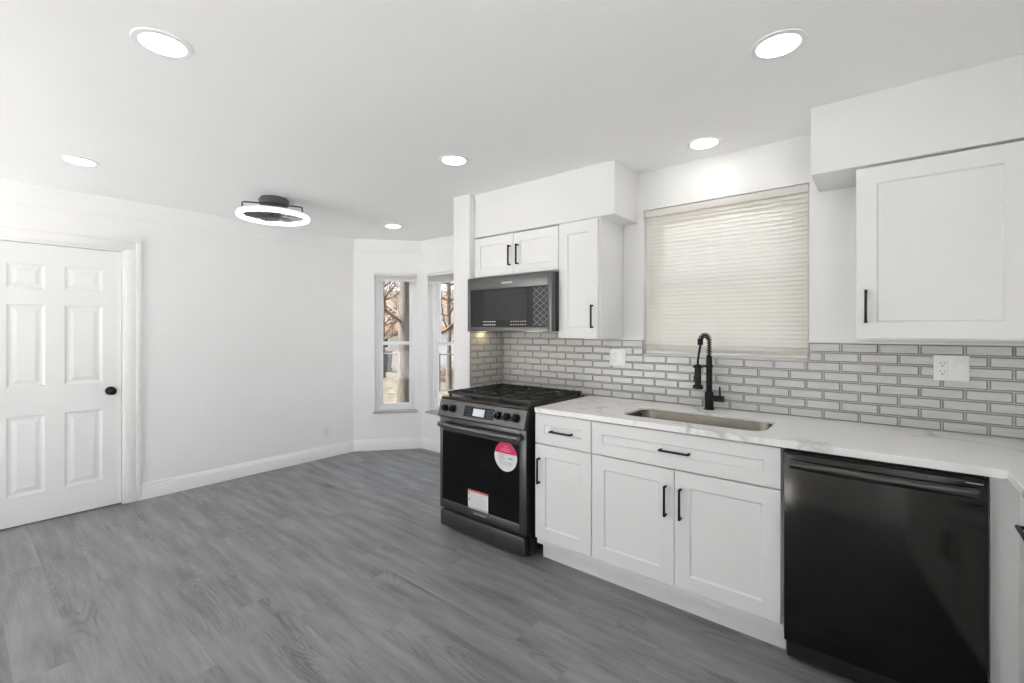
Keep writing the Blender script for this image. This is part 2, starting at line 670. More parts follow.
# floor and ceiling
o = MB().prism([(XL - 0.15, YR - 0.14), (XR + 0.15, YR - 0.14), (XR + 0.15, 0.14), (E2.x + 0.1, 0.14), (D2.x + 0.1, 0.75), (B.x - 0.1, 0.75), (A.x - 0.15, 0.1)], 'z', -0.12, 0.0).build('floor', M_FLOOR)
skind(o, 'grey wood-look plank floor running the length of the room', 'floor')
o = MB().prism([(XL - 0.15, YR - 0.14), (XR + 0.15, YR - 0.14), (XR + 0.15, 0.2), (E2.x + 0.15, 0.2), (D2.x + 0.1, 0.85), (B.x - 0.1, 0.85), (A.x - 0.2, 0.1)], 'z', ZC, ZC + 0.15).build('ceiling', M_CEIL)
skind(o, 'flat white painted ceiling with round downlights', 'ceiling')

# wall with the door (direction +y gives outward = -x)
DY0, DY1, DZ = -2.760, -2.024, 2.018
mb = MB()
wall_seg(mb, (XL, YR), (XL, A.y), 0, ZC, 0.14, holes=[(DY0 - 0.02 - YR, DY1 + 0.012 - YR, 0, DZ + 0.012)], e1=0.04)
o = mb.build('wall_left', M_WALL); skind(o, 'long white wall with the six-panel door', 'wall')
# bay: facet with window_1, facet with window_2, hidden return facet
FL = (B - A).length
W1 = (0.235, 0.715, 0.445, 2.05)
mb = MB(); wall_seg(mb, A, B, 0, ZC, 0.14, holes=[W1], e0=0.03, e1=0.03)
o = mb.build('wall_bay_side', M_WALL); skind(o, 'angled white bay wall holding the narrow double-hung window', 'wall')
W2 = (-2.891 - B.x, -1.973 - B.x, 0.445, 2.05)
mb = MB(); wall_seg(mb, B, D2, 0, ZC, 0.14, holes=[W2], e0=0.03, e1=0.03)
o = mb.build('wall_bay_front', M_WALL); skind(o, 'white bay wall holding the window half hidden by the partition', 'wall')
mb = MB(); wall_seg(mb, D2, E2, 0, ZC, 0.10, e0=0.03, e1=0.0)
o = mb.build('wall_bay_return', M_WALL); skind(o, 'white bay return wall behind the partition', 'wall')
# partition beside the range
XP = -1.203
o = MB().box(-1.378, XP, -0.388, 0.16, 0, ZC, 0.003).build('wall_partition', M_WALL_DIM)
skind(o, 'narrow white partition wall end beside the range', 'wall')
# kitchen wall with blind window
KW = (0.018, 0.937, 1.236, 2.178)
mb = MB(); wall_seg(mb, (XP, 0), (XR + 0.14, 0), 0, ZC, 0.16, holes=[(KW[0] - XP, KW[1] - XP, KW[2], KW[3])])
o = mb.build('wall_back', M_WALL_DIM); skind(o, 'white kitchen wall behind sink and cabinets', 'wall')
mb = MB(); wall_seg(mb, (XR, 0.0), (XR, YR), 0, ZC, 0.14, holes=[(2.85, 5.1, 0.0, 2.28)])  # unseen opening added so daylight reaches the wall with the door
o = mb.build('wall_right', M_WALL); skind(o, 'white wall behind the corner cabinets', 'wall')
mb = MB(); wall_seg(mb, (XR, YR), (XL, YR), 0, ZC, 0.14, holes=[(3.55, 5.55, 0.0, 2.25)], e0=0.14, e1=0.14)  # wide unseen opening added to fill the room with daylight
o = mb.build('wall_rear', M_WALL); skind(o, 'white wall with an added daylight opening at the unseen end of the room', 'wall')

# soffits over the cabinets
o = MB().box(XP, -0.024, -0.330, 0.0, 2.101, ZC, 0.003).build('wall_soffit_left', M_WALL_DIM)
skind(o, 'white boxed soffit above the microwave cabinets', 'soffit')
o = MB().box(0.981, XR, -0.337, 0.0, 2.118, ZC, 0.003).build('wall_soffit_right', M_WALL_DIM)
skind(o, 'white boxed soffit above the corner cabinet', 'soffit')


# baseboards and crown
def mitre(pts):
    pts = [Vector(p) for p in pts]
    out = []
    for i, p in enumerate(pts):
        ns = []
        if i > 0:
            d = (pts[i] - pts[i - 1]).normalized(); ns.append(Vector((d.y, -d.x)))
        if i < len(pts) - 1:
            d = (pts[i + 1] - pts[i]).normalized(); ns.append(Vector((d.y, -d.x)))
        if len(ns) == 1:
            m = ns[0]
        else:
            m = (ns[0] + ns[1]); m = m / (m.dot(ns[0]))
        out.append((p, m))
    return out


BBP = [(0, 0), (0.016, 0), (0.016, 0.098), (0.012, 0.106), (0.0085, 0.112), (0.0085, 0.120), (0.004, 0.128), (0, 0.128)]
o = MB().sweep(BBP, mitre([(XL, -1.905), A, B, D2, E2])).build('baseboard_left', M_TRIM)
skind(o, 'white baseboard along the long wall and the bay', 'baseboard')
o = MB().sweep(BBP, mitre([(XL, YR), (XL, -2.885)])).build('baseboard_rear', M_TRIM)
skind(o, 'white baseboard on the far side of the door', 'baseboard')
CRP = [(0, 2.285), (0.007, 2.285), (0.010, 2.296), (0.015, 2.320), (0.024, 2.360), (0.031, 2.395), (0.036, 2.405), (0.038, ZC), (0, ZC)]
o = MB().sweep(CRP, mitre([(XL, YR), A, B, D2, E2])).build('trim_1', M_WALL)
skind(o, 'white crown moulding where long wall meets ceiling', 'crown moulding')

# ------------------------------------------------------------------ door_1 with casing
dr = struct('door_1', (XL, (DY0 + DY1) / 2, 0), 'white six-panel interior door with black knob', 'door')


def six_panel(w, h, th):
    """door slab in local y (width) and z, front face toward +x at x = 0."""
    mb = MB()
    hw = w / 2
    cols = [(-hw + 0.113, -hw + 0.304), (hw - 0.327, hw - 0.113)]
    rows = [(0.215, 0.775), (0.985, 1.578), (1.690, 1.868)]
    ys = sorted([-hw, hw] + [v for c in cols for v in c])
    zs = sorted([0.008, h] + [v for r in rows for v in r])
    vd = {}
    def V(x, y, z):
        k = (round(x, 5), round(y, 5), round(z, 5))
        if k not in vd:
            vd[k] = mb.bm.verts.new(k)
        return vd[k]
    for i in range(len(ys) - 1):
        for j in range(len(zs) - 1):
            y0, y1, z0, z1 = ys[i], ys[i + 1], zs[j], zs[j + 1]
            hole = any(abs(y0 - a) < 1e-6 and abs(y1 - b) < 1e-6 for a, b in cols) and any(abs(z0 - a) < 1e-6 and abs(z1 - b) < 1e-6 for a, b in rows)
            if not hole:
                mb.bm.faces.new((V(0, y0, z0), V(0, y1, z0), V(0, y1, z1), V(0, y0, z1)))
            else:
                loops = [(0, 0)] + [(0.010, -0.005), (0.018, -0.007), (0.028, -0.007), (0.052, -0.002)]
                prev = None
                for ins, dx in loops:
                    q = [V(dx, y0 + ins, z0 + ins), V(dx, y1 - ins, z0 + ins), V(dx, y1 - ins, z1 - ins), V(dx, y0 + ins, z1 - ins)]
                    if prev:
                        for k in range(4):
                            mb.bm.faces.new((prev[k], prev[(k + 1) % 4], q[(k + 1) % 4], q[k]))
                    prev = q
                mb.bm.faces.new(prev)
    b0 = [V(-th, -hw, 0.008), V(-th, hw, 0.008), V(-th, hw, h), V(-th, -hw, h)]
    mb.bm.faces.new(b0)
    # sides
    for (ya) in (-hw, hw):
        zz = zs
        mb.bm.faces.new([V(0, ya, z) for z in zz] + [V(-th, ya, h), V(-th, ya, 0.008)])
    for za in (0.008, h):
        mb.bm.faces.new([V(0, y, za) for y in ys] + [V(-th, hw, za), V(-th, -hw, za)])
    return mb


W_D = DY1 - DY0
slab = six_panel(W_D - 0.003, DZ - 0.002, 0.035)
so = slab.build('door_panel', M_DOOR, dr, smooth=False)
so.location = (-0.020, 0, 0)
hw = W_D / 2
CW = 0.105


cs = MB()
# side and head casing, stepped profile; inner edge 12 mm back from the jamb
def casing_leg(mb, s):
    yi = s * (hw + 0.014)
    for (a, b, t) in ((0.0, 0.010, 0.012), (0.010, 0.072, 0.017), (0.072, CW, 0.022)):
        y0, y1 = sorted((yi + s * a, yi + s * b))
        mb.box(0.0, t, y0, y1, 0, DZ + 0.014 + a, 0.0015)
casing_leg(cs, 1); casing_leg(cs, -1)
for (a, b, t) in ((0.0, 0.010, 0.012), (0.010, 0.072, 0.017), (0.072, CW, 0.022)):
    cs.box(0.0, t, -hw - 0.014 - b, hw + 0.014 + b, DZ + 0.014 + a, DZ + 0.014 + b, 0.002)
cs.build('door_casing', M_TRIM, dr)
jb = MB()
for s in (-1, 1):
    y0, y1 = sorted((s * (hw + 0.001), s * (hw + 0.0125)))
    jb.box(-0.14, 0.0005, y0, y1, 0, DZ + 0.002, 0.0)
jb.box(-0.14, 0.0005, -hw - 0.0125, hw + 0.0125, DZ + 0.001, DZ + 0.0125)
jb.box(-0.10, -0.060, -hw, hw, 0.0, DZ)        # stop / dark space behind the slab
jb.build('door_jamb', M_TRIM, dr)
kn = MB()
kn.lathe([(0.0, 0.0), (0.034, 0.0), (0.034, 0.004), (0.030, 0.008), (0.014, 0.011), (0.011, 0.014), (0.011, 0.034), (0.016, 0.040), (0.027, 0.046), (0.030, 0.056), (0.027, 0.066), (0.016, 0.073), (0.0, 0.075)], (-0.020, hw - 0.067, 0.912), 'x', 28)
kn.build('door_knob', M_KNOBDOOR, dr, label='black round knob')

# ------------------------------------------------------------------ windows
def double_hung(name, width, z0, z1, mid, parent_matrix, setback, label, sill=True):
    """local frame: x along wall, y outward, opening starts at x=0."""
    root = struct(name, (0, 0, 0), label, 'window')
    root.matrix_world = parent_matrix
    f = MB()
    fw = 0.052
    y0, y1 = setback, setback + 0.062
    for (a, b, c, d) in ((0.001, fw, z0 + 0.001, z1 - 0.001), (width - fw, width - 0.001, z0 + 0.001, z1 - 0.001)):
        f.box(a, b, y0, y1, c, d, 0.003)
    f.box(fw, width - fw, y0, y1, z0 + 0.001, z0 + fw * 0.8, 0.003)
    f.box(fw, width - fw, y0, y1, z1 - fw * 0.8, z1 - 0.001, 0.003)
    for (a, b) in ((fw, fw + 0.010), (width - fw - 0.010, width - fw)):
        f.box(a, b, y0 + 0.028, y0 + 0.034, z0 + fw * 0.8, z1 - fw * 0.8)
    f.build('window_frame', M_VINYL, root)
    rs = 0.036
    a, b = fw + 0.002, width - fw - 0.002
    for (c, d, yy) in ((z0 + fw * 0.8, mid + 0.020, y0 + 0.006), (mid - 0.020, z1 - fw * 0.8, y0 + 0.036)):
        s = MB()
        s.box(a, a + rs, yy, yy + 0.022, c, d, 0.002)
        s.box(b - rs, b, yy, yy + 0.022, c, d, 0.002)
        s.box(a + rs, b - rs, yy, yy + 0.022, c, c + 0.040, 0.002)
        s.box(a + rs, b - rs, yy, yy + 0.022, d - 0.040, d, 0.002)
        so = s.build('sash', M_VINYL, root)
        g = MB()
        g.box(a + rs - 0.004, b - rs + 0.004, yy + 0.008, yy + 0.013, c + 0.036, d - 0.036)
        g.build('glass_pane', M_GLASS, so)
    if sill:
        s = MB()
        s.box(-0.015, width + 0.015, -0.022, 0.0, z0 - 0.02, z0 + 0.002, 0.004)
        s.box(0.0005, width - 0.0005, -0.001, setback, z0 - 0.018, z0 + 0.002)
        s.build('window_sill', M_SILL, root, label='grey stone sill')
    return root


df = (B - A).normalized()
MF1 = Matrix.Translation((A.x + df.x * W1[0], A.y + df.y * W1[0], 0)) @ Matrix.Rotation(math.atan2(df.y, df.x), 4, 'Z')
double_hung('window_1', W1[1] - W1[0], W1[2], W1[3], 1.235, MF1, 0.075, 'narrow white double-hung window in the angled bay wall')
MF2 = Matrix.Translation((B.x + W2[0], B.y, 0))
double_hung('window_2', W2[1] - W2[0], W2[2], W2[3], 1.235, MF2, 0.075, 'white double-hung bay window partly hidden by the partition')
MF3 = Matrix.Translation((KW[0], 0, 0))
double_hung('window_3', KW[1] - KW[0], KW[2], KW[3], 1.70, MF3, 0.085, 'kitchen window closed off by white blinds above the sink', sill=False)


# ------------------------------------------------------------------ blinds
def raised_blind(M, width, ztop, label, stack):
    t = thing('window_blind', label, 'blind', group='raised mini blinds in the bay windows')
    t.matrix_world = M
    MB().box(0.003, width - 0.003, 0.008, 0.036, ztop - 0.030, ztop - 0.002, 0.002).build('headrail', M_PLATE, t)
    s = MB()
    n = 14
    for k in range(n):
        z = ztop - 0.034 - k * stack / n
        s.box(0.008, width - 0.008, 0.010, 0.034, z - 0.0012, z + 0.0004)
    s.build('slats', M_PLATE, t)
    MB().box(0.008, width - 0.008, 0.010, 0.034, ztop - 0.034 - stack - 0.012, ztop - 0.034 - stack, 0.002).build('bottom_rail', M_PLATE, t)
    c = MB()
    c.tube([(0.05, 0.006, ztop - 0.02), (0.05, 0.006, ztop - 0.50)], 0.0012, 6)
    c.build('pull_cord', M_PLATE, t)
    return t


raised_blind(MF1, W1[1] - W1[0], W1[3], 'white mini blind drawn up at the top of the angled bay window', 0.035)
raised_blind(MF2, W2[1] - W2[0], W2[3], 'white mini blind drawn up in the bay window beside the partition', 0.075)

bl = thing('window_blind', 'wide white horizontal blind lowered shut over the sink window', 'blind', (KW[0], 0, 0))
kw = KW[1] - KW[0]
MB().box(0.004, kw - 0.004, 0.006, 0.046, KW[3] - 0.046, KW[3] - 0.004, 0.004).build('headrail', M_SLAT, bl)
sl = MB()
PITCH = 0.0245
z = KW[3] - 0.058
tilt = math.radians(60)
while z > KW[2] + 0.075:
    M = Matrix.Translation((kw / 2, 0.026, z)) @ Matrix.Rotation(tilt, 4, 'X')
    # gently crowned slat
    b2 = bmesh.new()
    prof = [(-0.0145, 0.0), (-0.007, 0.0018), (0, 0.0025), (0.007, 0.0018), (0.0145, 0.0)]
    vs = []
    for xx in (-kw / 2 + 0.008, kw / 2 - 0.008):
        vs.append([b2.verts.new((xx, p, q)) for p, q in prof] + [b2.verts.new((xx, p, q - 0.0005)) for p, q in reversed(prof)])
    n = len(vs[0])
    for k in range(n):
        b2.faces.new((vs[0][k], vs[0][(k + 1) % n], vs[1][(k + 1) % n], vs[1][k]))
    b2.faces.new(vs[0]); b2.faces.new(vs[1])
    sl.merge(b2, M)
    z -= PITCH
# gathered slats at the bottom
zz = z
while zz > KW[2] + 0.024:
    M = Matrix.Translation((kw / 2, 0.026, zz)) @ Matrix.Rotation(math.radians(35), 4, 'X')
    b2 = bmesh.new(); bmesh.ops.create_cube(b2, size=1.0)
    for v in b2.verts:
        v.co = Vector((v.co.x * (kw - 0.016), v.co.y * 0.025, v.co.z * 0.001))
    sl.merge(b2, M)
    zz -= 0.0075
sl.build('slats', M_SLAT, bl, smooth=True)
MB().box(0.007, kw - 0.007, 0.014, 0.040, KW[2] + 0.004, KW[2] + 0.022, 0.003).build('bottom_rail', M_SLAT, bl)
for cx in (0.105, kw * 0.5, kw - 0.125):
    c = MB()
    c.tube([(cx, 0.012, KW[3] - 0.04), (cx, 0.012, KW[2] + 0.015)], 0.0011, 6)
    c.build('ladder_cord', M_PLATE, bl)
c = MB()
c.tube([(0.05, 0.004, KW[3] - 0.04), (0.05, 0.003, KW[3] - 0.62)], 0.003, 6)
c.build('tilt_wand', M_PLATE, bl)

# ------------------------------------------------------------------ tile backsplash
ZT = 1.3275
RP, TP, GR = 0.0497, 0.1505, 0.005


def tile_field(mb, u0, u1, z0, z1, u_off, holes, place, ztop=ZT):
    """running-bond tiles clipped to the rectangle minus holes; place(u, d, z) -> world point."""
    def quad(pts, mi):
        f = mb.bm.faces.new([mb.bm.verts.new(p) for p in pts]); f.material_index = mi
    k0 = math.floor((ztop - z1) / RP) - 1
    k1 = math.ceil((ztop - z0) / RP) + 1
    for k in range(k0, k1):
        zt = ztop - k * RP - GR / 2
        zb = ztop - (k + 1) * RP + GR / 2
        off = u_off + (TP / 2 if k % 2 else 0)
        i0 = math.floor((u0 - off) / TP) - 1
        i1 = math.ceil((u1 - off) / TP) + 1
        for i in range(i0, i1):
            a = off + i * TP + GR / 2
            b = off + (i + 1) * TP - GR / 2
            rects = [(max(a, u0), min(b, u1), max(zb, z0), min(zt, z1))]
            for (ha, hb, hc, hd) in holes:
                nr = []
                for (p, q, r, s) in rects:
                    if q <= ha or p >= hb or s <= hc or r >= hd:
                        nr.append((p, q, r, s)); continue
                    if p < ha: nr.append((p, ha, r, s))
                    if q > hb: nr.append((hb, q, r, s))
                    if r < hc: nr.append((max(p, ha), min(q, hb), r, hc))
                    if s > hd: nr.append((max(p, ha), min(q, hb), hd, s))
                rects = nr
            for (p, q, r, s) in rects:
                if q - p < 0.006 or s - r < 0.004:
                    continue
                ch = min(0.0045, (q - p) / 3, (s - r) / 3)
                O = [place(p, 0.005, r), place(q, 0.005, r), place(q, 0.005, s), place(p, 0.005, s)]
                I = [place(p + ch, 0.009, r + ch), place(q - ch, 0.009, r + ch), place(q - ch, 0.009, s - ch), place(p + ch, 0.009, s - ch)]
                W = [place(p, 0.001, r), place(q, 0.001, r), place(q, 0.001, s), place(p, 0.001, s)]
                quad(I, 1)
                for n in range(4):
                    quad((O[n], O[(n + 1) % 4], I[(n + 1) % 4], I[n]), 2)
                    quad((W[n], W[(n + 1) % 4], O[(n + 1) % 4], O[n]), 2)


bs = MB()
HO = [(KW[0], KW[1], KW[2] - 0.004, 2.0)]
bs.mi = 0
zb0 = 0.905
bs.box(XP + 0.0005, KW[0], -0.005, -0.0003, zb0, ZT)
bs.box(XP + 0.0005, -0.43, -0.005, -0.0003, ZT, 1.374)
bs.box(KW[0], KW[1], -0.005, -0.0003, zb0, KW[2] - 0.004)
bs.box(KW[1], XR - 0.001, -0.005, -0.0003, zb0, ZT)
tile_field(bs, XP + 0.0105, XR - 0.002, zb0, ZT, 0.0215, HO, lambda u, d, z: Vector((u, -d, z)))
tile_field(bs, XP + 0.0105, -0.432, ZT + 0.002, 1.374, 0.0215, [], lambda u, d, z: Vector((u, -d, z)))
o = bs.build('tile_backsplash', [M_GROUT, M_TILE, M_TILEE], smooth=False)
tag(o, 'grey glass brick-pattern tile backsplash running behind sink and range', 'backsplash')
bs = MB()
bs.box(XP + 0.0003, XP + 0.005, -0.3865, -0.0055, zb0, 1.374)
tile_field(bs, -0.3865, -0.010, zb0, 1.374, -0.010, [], lambda u, d, z: Vector((XP + d, u, z)))
o = bs.build('tile_backsplash', [M_GROUT, M_TILE, M_TILEE], smooth=False)
tag(o, 'short tile backsplash on the side of the partition beside the range', 'backsplash')
# white strip capping the tile
o = MB().box(KW[1], XR - 0.001, -0.010, -0.0003, ZT, ZT + 0.010, 0.001).build('trim_2', M_TRIM); skind(o, 'thin white strip capping tile right of the blind', 'trim')
o = MB().box(-0.115, KW[0], -0.010, -0.0003, ZT, ZT + 0.010, 0.001).build('trim_3', M_TRIM); skind(o, 'thin white strip capping tile beside the tall cabinet', 'trim')


# ------------------------------------------------------------------ cabinet parts
def shaker_mesh(x0, x1, z0, z1, yf, th=0.02, st=0.072, rec=0.009, M=None):
    """shaker front in the XZ plane facing -y, front at y = yf."""
    mb = MB()
    e = 0.0018
    loops = [((0, th), 0), ((0, e), 0), ((e, 0), 0), ((st, 0), 0), ((st + 0.003, rec * 0.7), 0), ((st + 0.006, rec), 0)]
    prev = None
    for (ins, dy), _ in loops:
        q = [mb.bm.verts.new((x0 + ins, yf + dy, z0 + ins)), mb.bm.verts.new((x1 - ins, yf + dy, z0 + ins)),
             mb.bm.verts.new((x1 - ins, yf + dy, z1 - ins)), mb.bm.verts.new((x0 + ins, yf + dy, z1 - ins))]
        if prev:
            for k in range(4):
                mb.bm.faces.new((prev[k], prev[(k + 1) % 4], q[(k + 1) % 4], q[k]))
        else:
            mb.bm.faces.new(q)
        prev = q
    mb.bm.faces.new(prev)
    return mb


def pull(p0, p1, parent, out=Vector((0, -1, 0))):
    """square bar pull between two points on the front face."""
    p0 = Vector(p0); p1 = Vector(p1)
    d = (p1 - p0).normalized()
    side = d.cross(out).normalized()
    mb = MB()
    h = 0.0050
    R = Matrix((( d.x, side.x, out.x, 0), (d.y, side.y, out.y, 0), (d.z, side.z, out.z, 0), (0, 0, 0, 1)))
    L = (p1 - p0).length
    M = Matrix.Translation(p0) @ R
    mb.box(0, L, -h, h, 0.022, 0.032, 0.0015, M=M)
    mb.box(0.001, 0.011, -h, h, 0.0, 0.024, 0.001, M=M)
    mb.box(L - 0.011, L - 0.001, -h, h, 0.0, 0.024, 0.001, M=M)
    return mb.build('handle', M_PULL, parent)


YF, YB = -0.655, -0.012


def base_body(x0, x1, t, y_front=YF + 0.021, toe_y=-0.5765, z1=0.900):
    mb = MB()
    mb.box(x0, x1, y_front, YB, 0.105, z1)
    mb.build('carcass', M_CAB, t)
    MB().box(x0 + (0.004 if x0 < -0.1 else 0.0), x1, toe_y, toe_y + 0.018, 0.0, 0.106).build('toe_kick', M_CAB, t)


# narrow base cabinet beside the range
t = thing('base_cabinet', 'narrow white base cabinet with one drawer and door beside the range', 'cabinet')
base_body(-0.384, -0.0005, t)
dw = shaker_mesh(-0.384, -0.003, 0.717, 0.893, YF, st=0.063).build('drawer', M_CAB, t, smooth=False)
pull((-0.266, YF, 0.800), (-0.118, YF, 0.800), dw)
d = shaker_mesh(-0.384, -0.003, 0.145, 0.711, YF).build('door', M_CAB, t, smooth=False)
pull((-0.350, YF, 0.478), (-0.350, YF, 0.632), d)
# sink base
t = thing('base_cabinet', 'wide white sink base cabinet with two doors below the faucet', 'cabinet')
base_body(0.0005, 0.9165, t, z1=0.655)
MB().box(0.9115, 0.9155, YF + 0.018, YF + 0.03, 0.12, 0.895).build('face_frame', M_CAB, t)
fr = shaker_mesh(0.003, 0.909, 0.717, 0.893, YF, st=0.063).build('drawer_front', M_CAB, t, smooth=False)
pull((0.386, YF, 0.803), (0.535, YF, 0.803), fr)
d = shaker_mesh(0.003, 0.4545, 0.145, 0.711, YF).build('door', M_CAB, t, smooth=False)
pull((0.416, YF, 0.482), (0.416, YF, 0.632), d)
d = shaker_mesh(0.4575, 0.909, 0.145, 0.711, YF).build('door', M_CAB, t, smooth=False)
pull((0.489, YF, 0.482), (0.489, YF, 0.632), d)
# filler beside the dishwasher
o = MB().box(1.5265, 1.6075, YF + 0.004, YF + 0.022, 0.0, 0.9005, 0.001).build('filler_panel', M_CAB)
tag(o, 'plain white filler strip between dishwasher and corner cabinet', 'panel')
# corner leg of base cabinets, faces -x
XF = 1.587
t = thing('base_cabinet', 'white base cabinet with drawers on the return counter past the dishwasher', 'cabinet', (XF, -0.655, 0), -PI / 2)
mb = MB(); mb.box(0.0, 2.0, 0.021, 0.64, 0.105, 0.9005); mb.build('carcass', M_CAB, t)
MB().box(0.0, 2.0, 0.08, 0.098, 0.0, 0.106).build('toe_kick', M_CAB, t)
for k, (a, b) in enumerate(((0.045, 0.50), (0.506, 0.96), (0.97, 1.42), (1.426, 1.99))):
    q = shaker_mesh(a, b, 0.717, 0.893, 0.0, st=0.063).build('drawer', M_CAB, t, smooth=False)
    pull(((a + b) / 2 - 0.075, 0, 0.805), ((a + b) / 2 + 0.075, 0, 0.805), q)
    q = shaker_mesh(a, b, 0.145, 0.711, 0.0).build('door', M_CAB, t, smooth=False)
    hx = b - 0.035 if k % 2 == 0 else a + 0.035
    pull((hx, 0, 0.482), (hx, 0, 0.632), q)

# upper cabinets
YU = -0.337
t = thing('upper_cabinet', 'short white two-door upper cabinet above the microwave', 'cabinet')
MB().box(XP + 0.001, -0.4275, YU + 0.02, -0.001, 1.790, 2.055).build('carcass', M_CAB, t)
d = shaker_mesh(XP + 0.003, -0.8135, 1.793, 2.089, YU, st=0.060).build('door', M_CAB, t, smooth=False)
pull((-0.842, YU, 1.858), (-0.842, YU, 2.003), d)
d = shaker_mesh(-0.8105, -0.4295, 1.793, 2.086, YU, st=0.060).build('door', M_CAB, t, smooth=False)
pull((-0.769, YU, 1.858), (-0.769, YU, 2.003), d)
t = thing('upper_cabinet', 'tall narrow white upper cabinet with one door beside the microwave', 'cabinet')
MB().box(-0.4265, -0.124, YU + 0.020, -0.001, 1.339, 2.099, 0.001).build('carcass', M_CAB, t)
d = shaker_mesh(-0.4255, -0.136, 1.342, 2.086, YU, st=0.068).build('door', M_CAB, t, smooth=False)
pull((-0.170, YU, 1.405), (-0.170, YU, 1.552), d)
t = thing('upper_cabinet', 'large white upper cabinet with one wide door in the corner', 'cabinet')
MB().box(1.150, XR - 0.002, YU + 0.020, -0.001, 1.351, 2.072, 0.001).build('carcass', M_CAB, t)
d = shaker_mesh(1.151, 1.677, 1.358, 2.106, YU, st=0.072).build('door', M_CAB, t, smooth=False)
pull((1.186, YU, 1.425), (1.186, YU, 1.570), d)
d = shaker_mesh(1.681, XR - 0.004, 1.358, 2.106, YU, st=0.072).build('door', M_CAB, t, smooth=False)

# ------------------------------------------------------------------ countertop with sink cut-out
CX0, CX1 = -0.3728, XR - 0.002
CYF, CYB = -0.6755, -0.0095
ZT0, ZT1 = 0.9025, 0.931


def rrect(x0, x1, y0, y1, r, n=8):
    pts = []
    for (cx, cy, a0) in ((x1 - r, y1 - r, 0), (x0 + r, y1 - r, PI / 2), (x0 + r, y0 + r, PI), (x1 - r, y0 + r, 1.5 * PI)):
        for k in range(n + 1):
            a = a0 + (PI / 2) * k / n
            pts.append((cx + r * math.cos(a), cy + r * math.sin(a)))
    return pts


SK = (0.120, 0.825, -0.553, -0.225)          # cut-out
hole = rrect(*SK, 0.075, 10)
mb = MB()
outer = [(CX0, CYB), (CX0, CYF), (1.566, CYF), (1.566, -2.70), (CX1, -2.70), (CX1, CYB)]
bm = mb.bm
e = 0.0025
def ring_at(poly, z):
    return [bm.verts.new((x, y, z)) for x, y in poly]
def inset(poly, d):
    n = len(poly); out = []
    for i in range(n):
        p0, p1, p2 = Vector(poly[i - 1]), Vector(poly[i]), Vector(poly[(i + 1) % n])
        d1 = (p1 - p0).normalized(); d2 = (p2 - p1).normalized()
        n1 = Vector((-d1.y, d1.x)); n2 = Vector((-d2.y, d2.x))
        m = n1 + n2; m = m / m.dot(n1)
        out.append(tuple(p1 + m * d))
    return out
ot = ring_at(inset(outer, e), ZT1); om = ring_at(outer, ZT1 - e); ol = ring_at(outer, ZT0)
ht = ring_at(rrect(SK[0] - e, SK[1] + e, SK[2] - e, SK[3] + e, 0.075 + e, 10), ZT1); hm = ring_at(hole, ZT1 - e); hl = ring_at(hole, ZT0)
for seq in ((ot, om, ol), (ht, hm, hl)):
    for a, b in zip(seq, seq[1:]):
        n = len(a)
        for k in range(n):
            bm.faces.new((a[k], a[(k + 1) % n], b[(k + 1) % n], b[k]))
for oo, hh in ((ot, ht), (ol, hl)):
    es = []
    for rr in (oo, hh):
        for k in range(len(rr)):
            ed = bm.edges.get((rr[k], rr[(k + 1) % len(rr)])) or bm.edges.new((rr[k], rr[(k + 1) % len(rr)]))
            es.append(ed)
    bmesh.ops.triangle_fill(bm, use_beauty=True, use_dissolve=False, edges=es)
o = mb.build('countertop', M_QUARTZ)
tag(o, 'white veined quartz countertop over the base cabinets and dishwasher', 'countertop')

# sink
sk = thing('kitchen_sink', 'stainless undermount sink set into the white countertop', 'sink', ((SK[0] + SK[1]) / 2, (SK[2] + SK[3]) / 2, 0))
mb = MB()
hx, hy = (SK[1] - SK[0]) / 2 - 0.0008, (SK[3] - SK[2]) / 2 - 0.0008
lv = []
for (ins, zz, rad) in ((0.0, 0.895, 0.0745), (0.0, 0.9175, 0.0745), (0.0015, 0.9180, 0.073), (0.003, 0.9150, 0.0725), (0.006, 0.75, 0.075), (0.012, 0.715, 0.07), (0.030, 0.700, 0.06), (0.10, 0.696, 0.03)):
    lv.append([mb.bm.verts.new((x, y, zz)) for x, y in rrect(-hx + ins, hx - ins, -hy + ins, hy - ins, rad, 8)])
for a, b in zip(lv, lv[1:]):
    n = len(a)
    for k in range(n):
        mb.bm.faces.new((a[k], a[(k + 1) % n], b[(k + 1) % n], b[k]))
mb.bm.faces.new(lv[-1])
mb.build('basin', M_SINK, sk)
mb = MB(); mb.lathe([(0.0, 0.6985), (0.02, 0.6985), (0.024, 0.700), (0.052, 0.700), (0.056, 0.6965)], (0, 0.05, 0), 'z', 28)
mb.build('drain', M_SILVER, sk)

# faucet
FX, FY, FZ = 0.455, -0.085, ZT1
fa = thing('kitchen_faucet', 'matte black spring pull-down faucet behind the sink', 'faucet', (FX, FY, FZ))
mb = MB()
mb.lathe([(0.0, 0.0), (0.029, 0.0), (0.029, 0.004), (0.0245, 0.008), (0.0245, 0.098), (0.022, 0.102), (0.0, 0.102)], n=28)
mb.build('base', M_FAUCET, fa)
mb = MB()
mb.lathe([(0.0165, 0.100), (0.0165, 0.285), (0.0155, 0.300), (0.0145, 0.301), (0.0145, 0.310), (0.013, 0.315), (0.0, 0.315)], n=24)
mb.build('riser', M_FAUCET, fa)
# arch direction: toward the basin and a little to the side
ad = Vector((-0.42, -0.91, 0)).normalized()
RA = 0.036
arc = []
for k in range(8):
    arc.append(Vector((0, 0, 0.310 + 0.085 * k / 7)))
for k in range(1, 19):
    a = PI * k / 18 * 0.97
    arc.append(ad * (RA - RA * math.cos(a)) + Vector((0, 0, 0.395 + RA * math.sin(a))))
end = arc[-1]
mb = MB(); mb.tube(arc, 0.0055, 10)
mb.build('hose', M_FAUCET, fa)
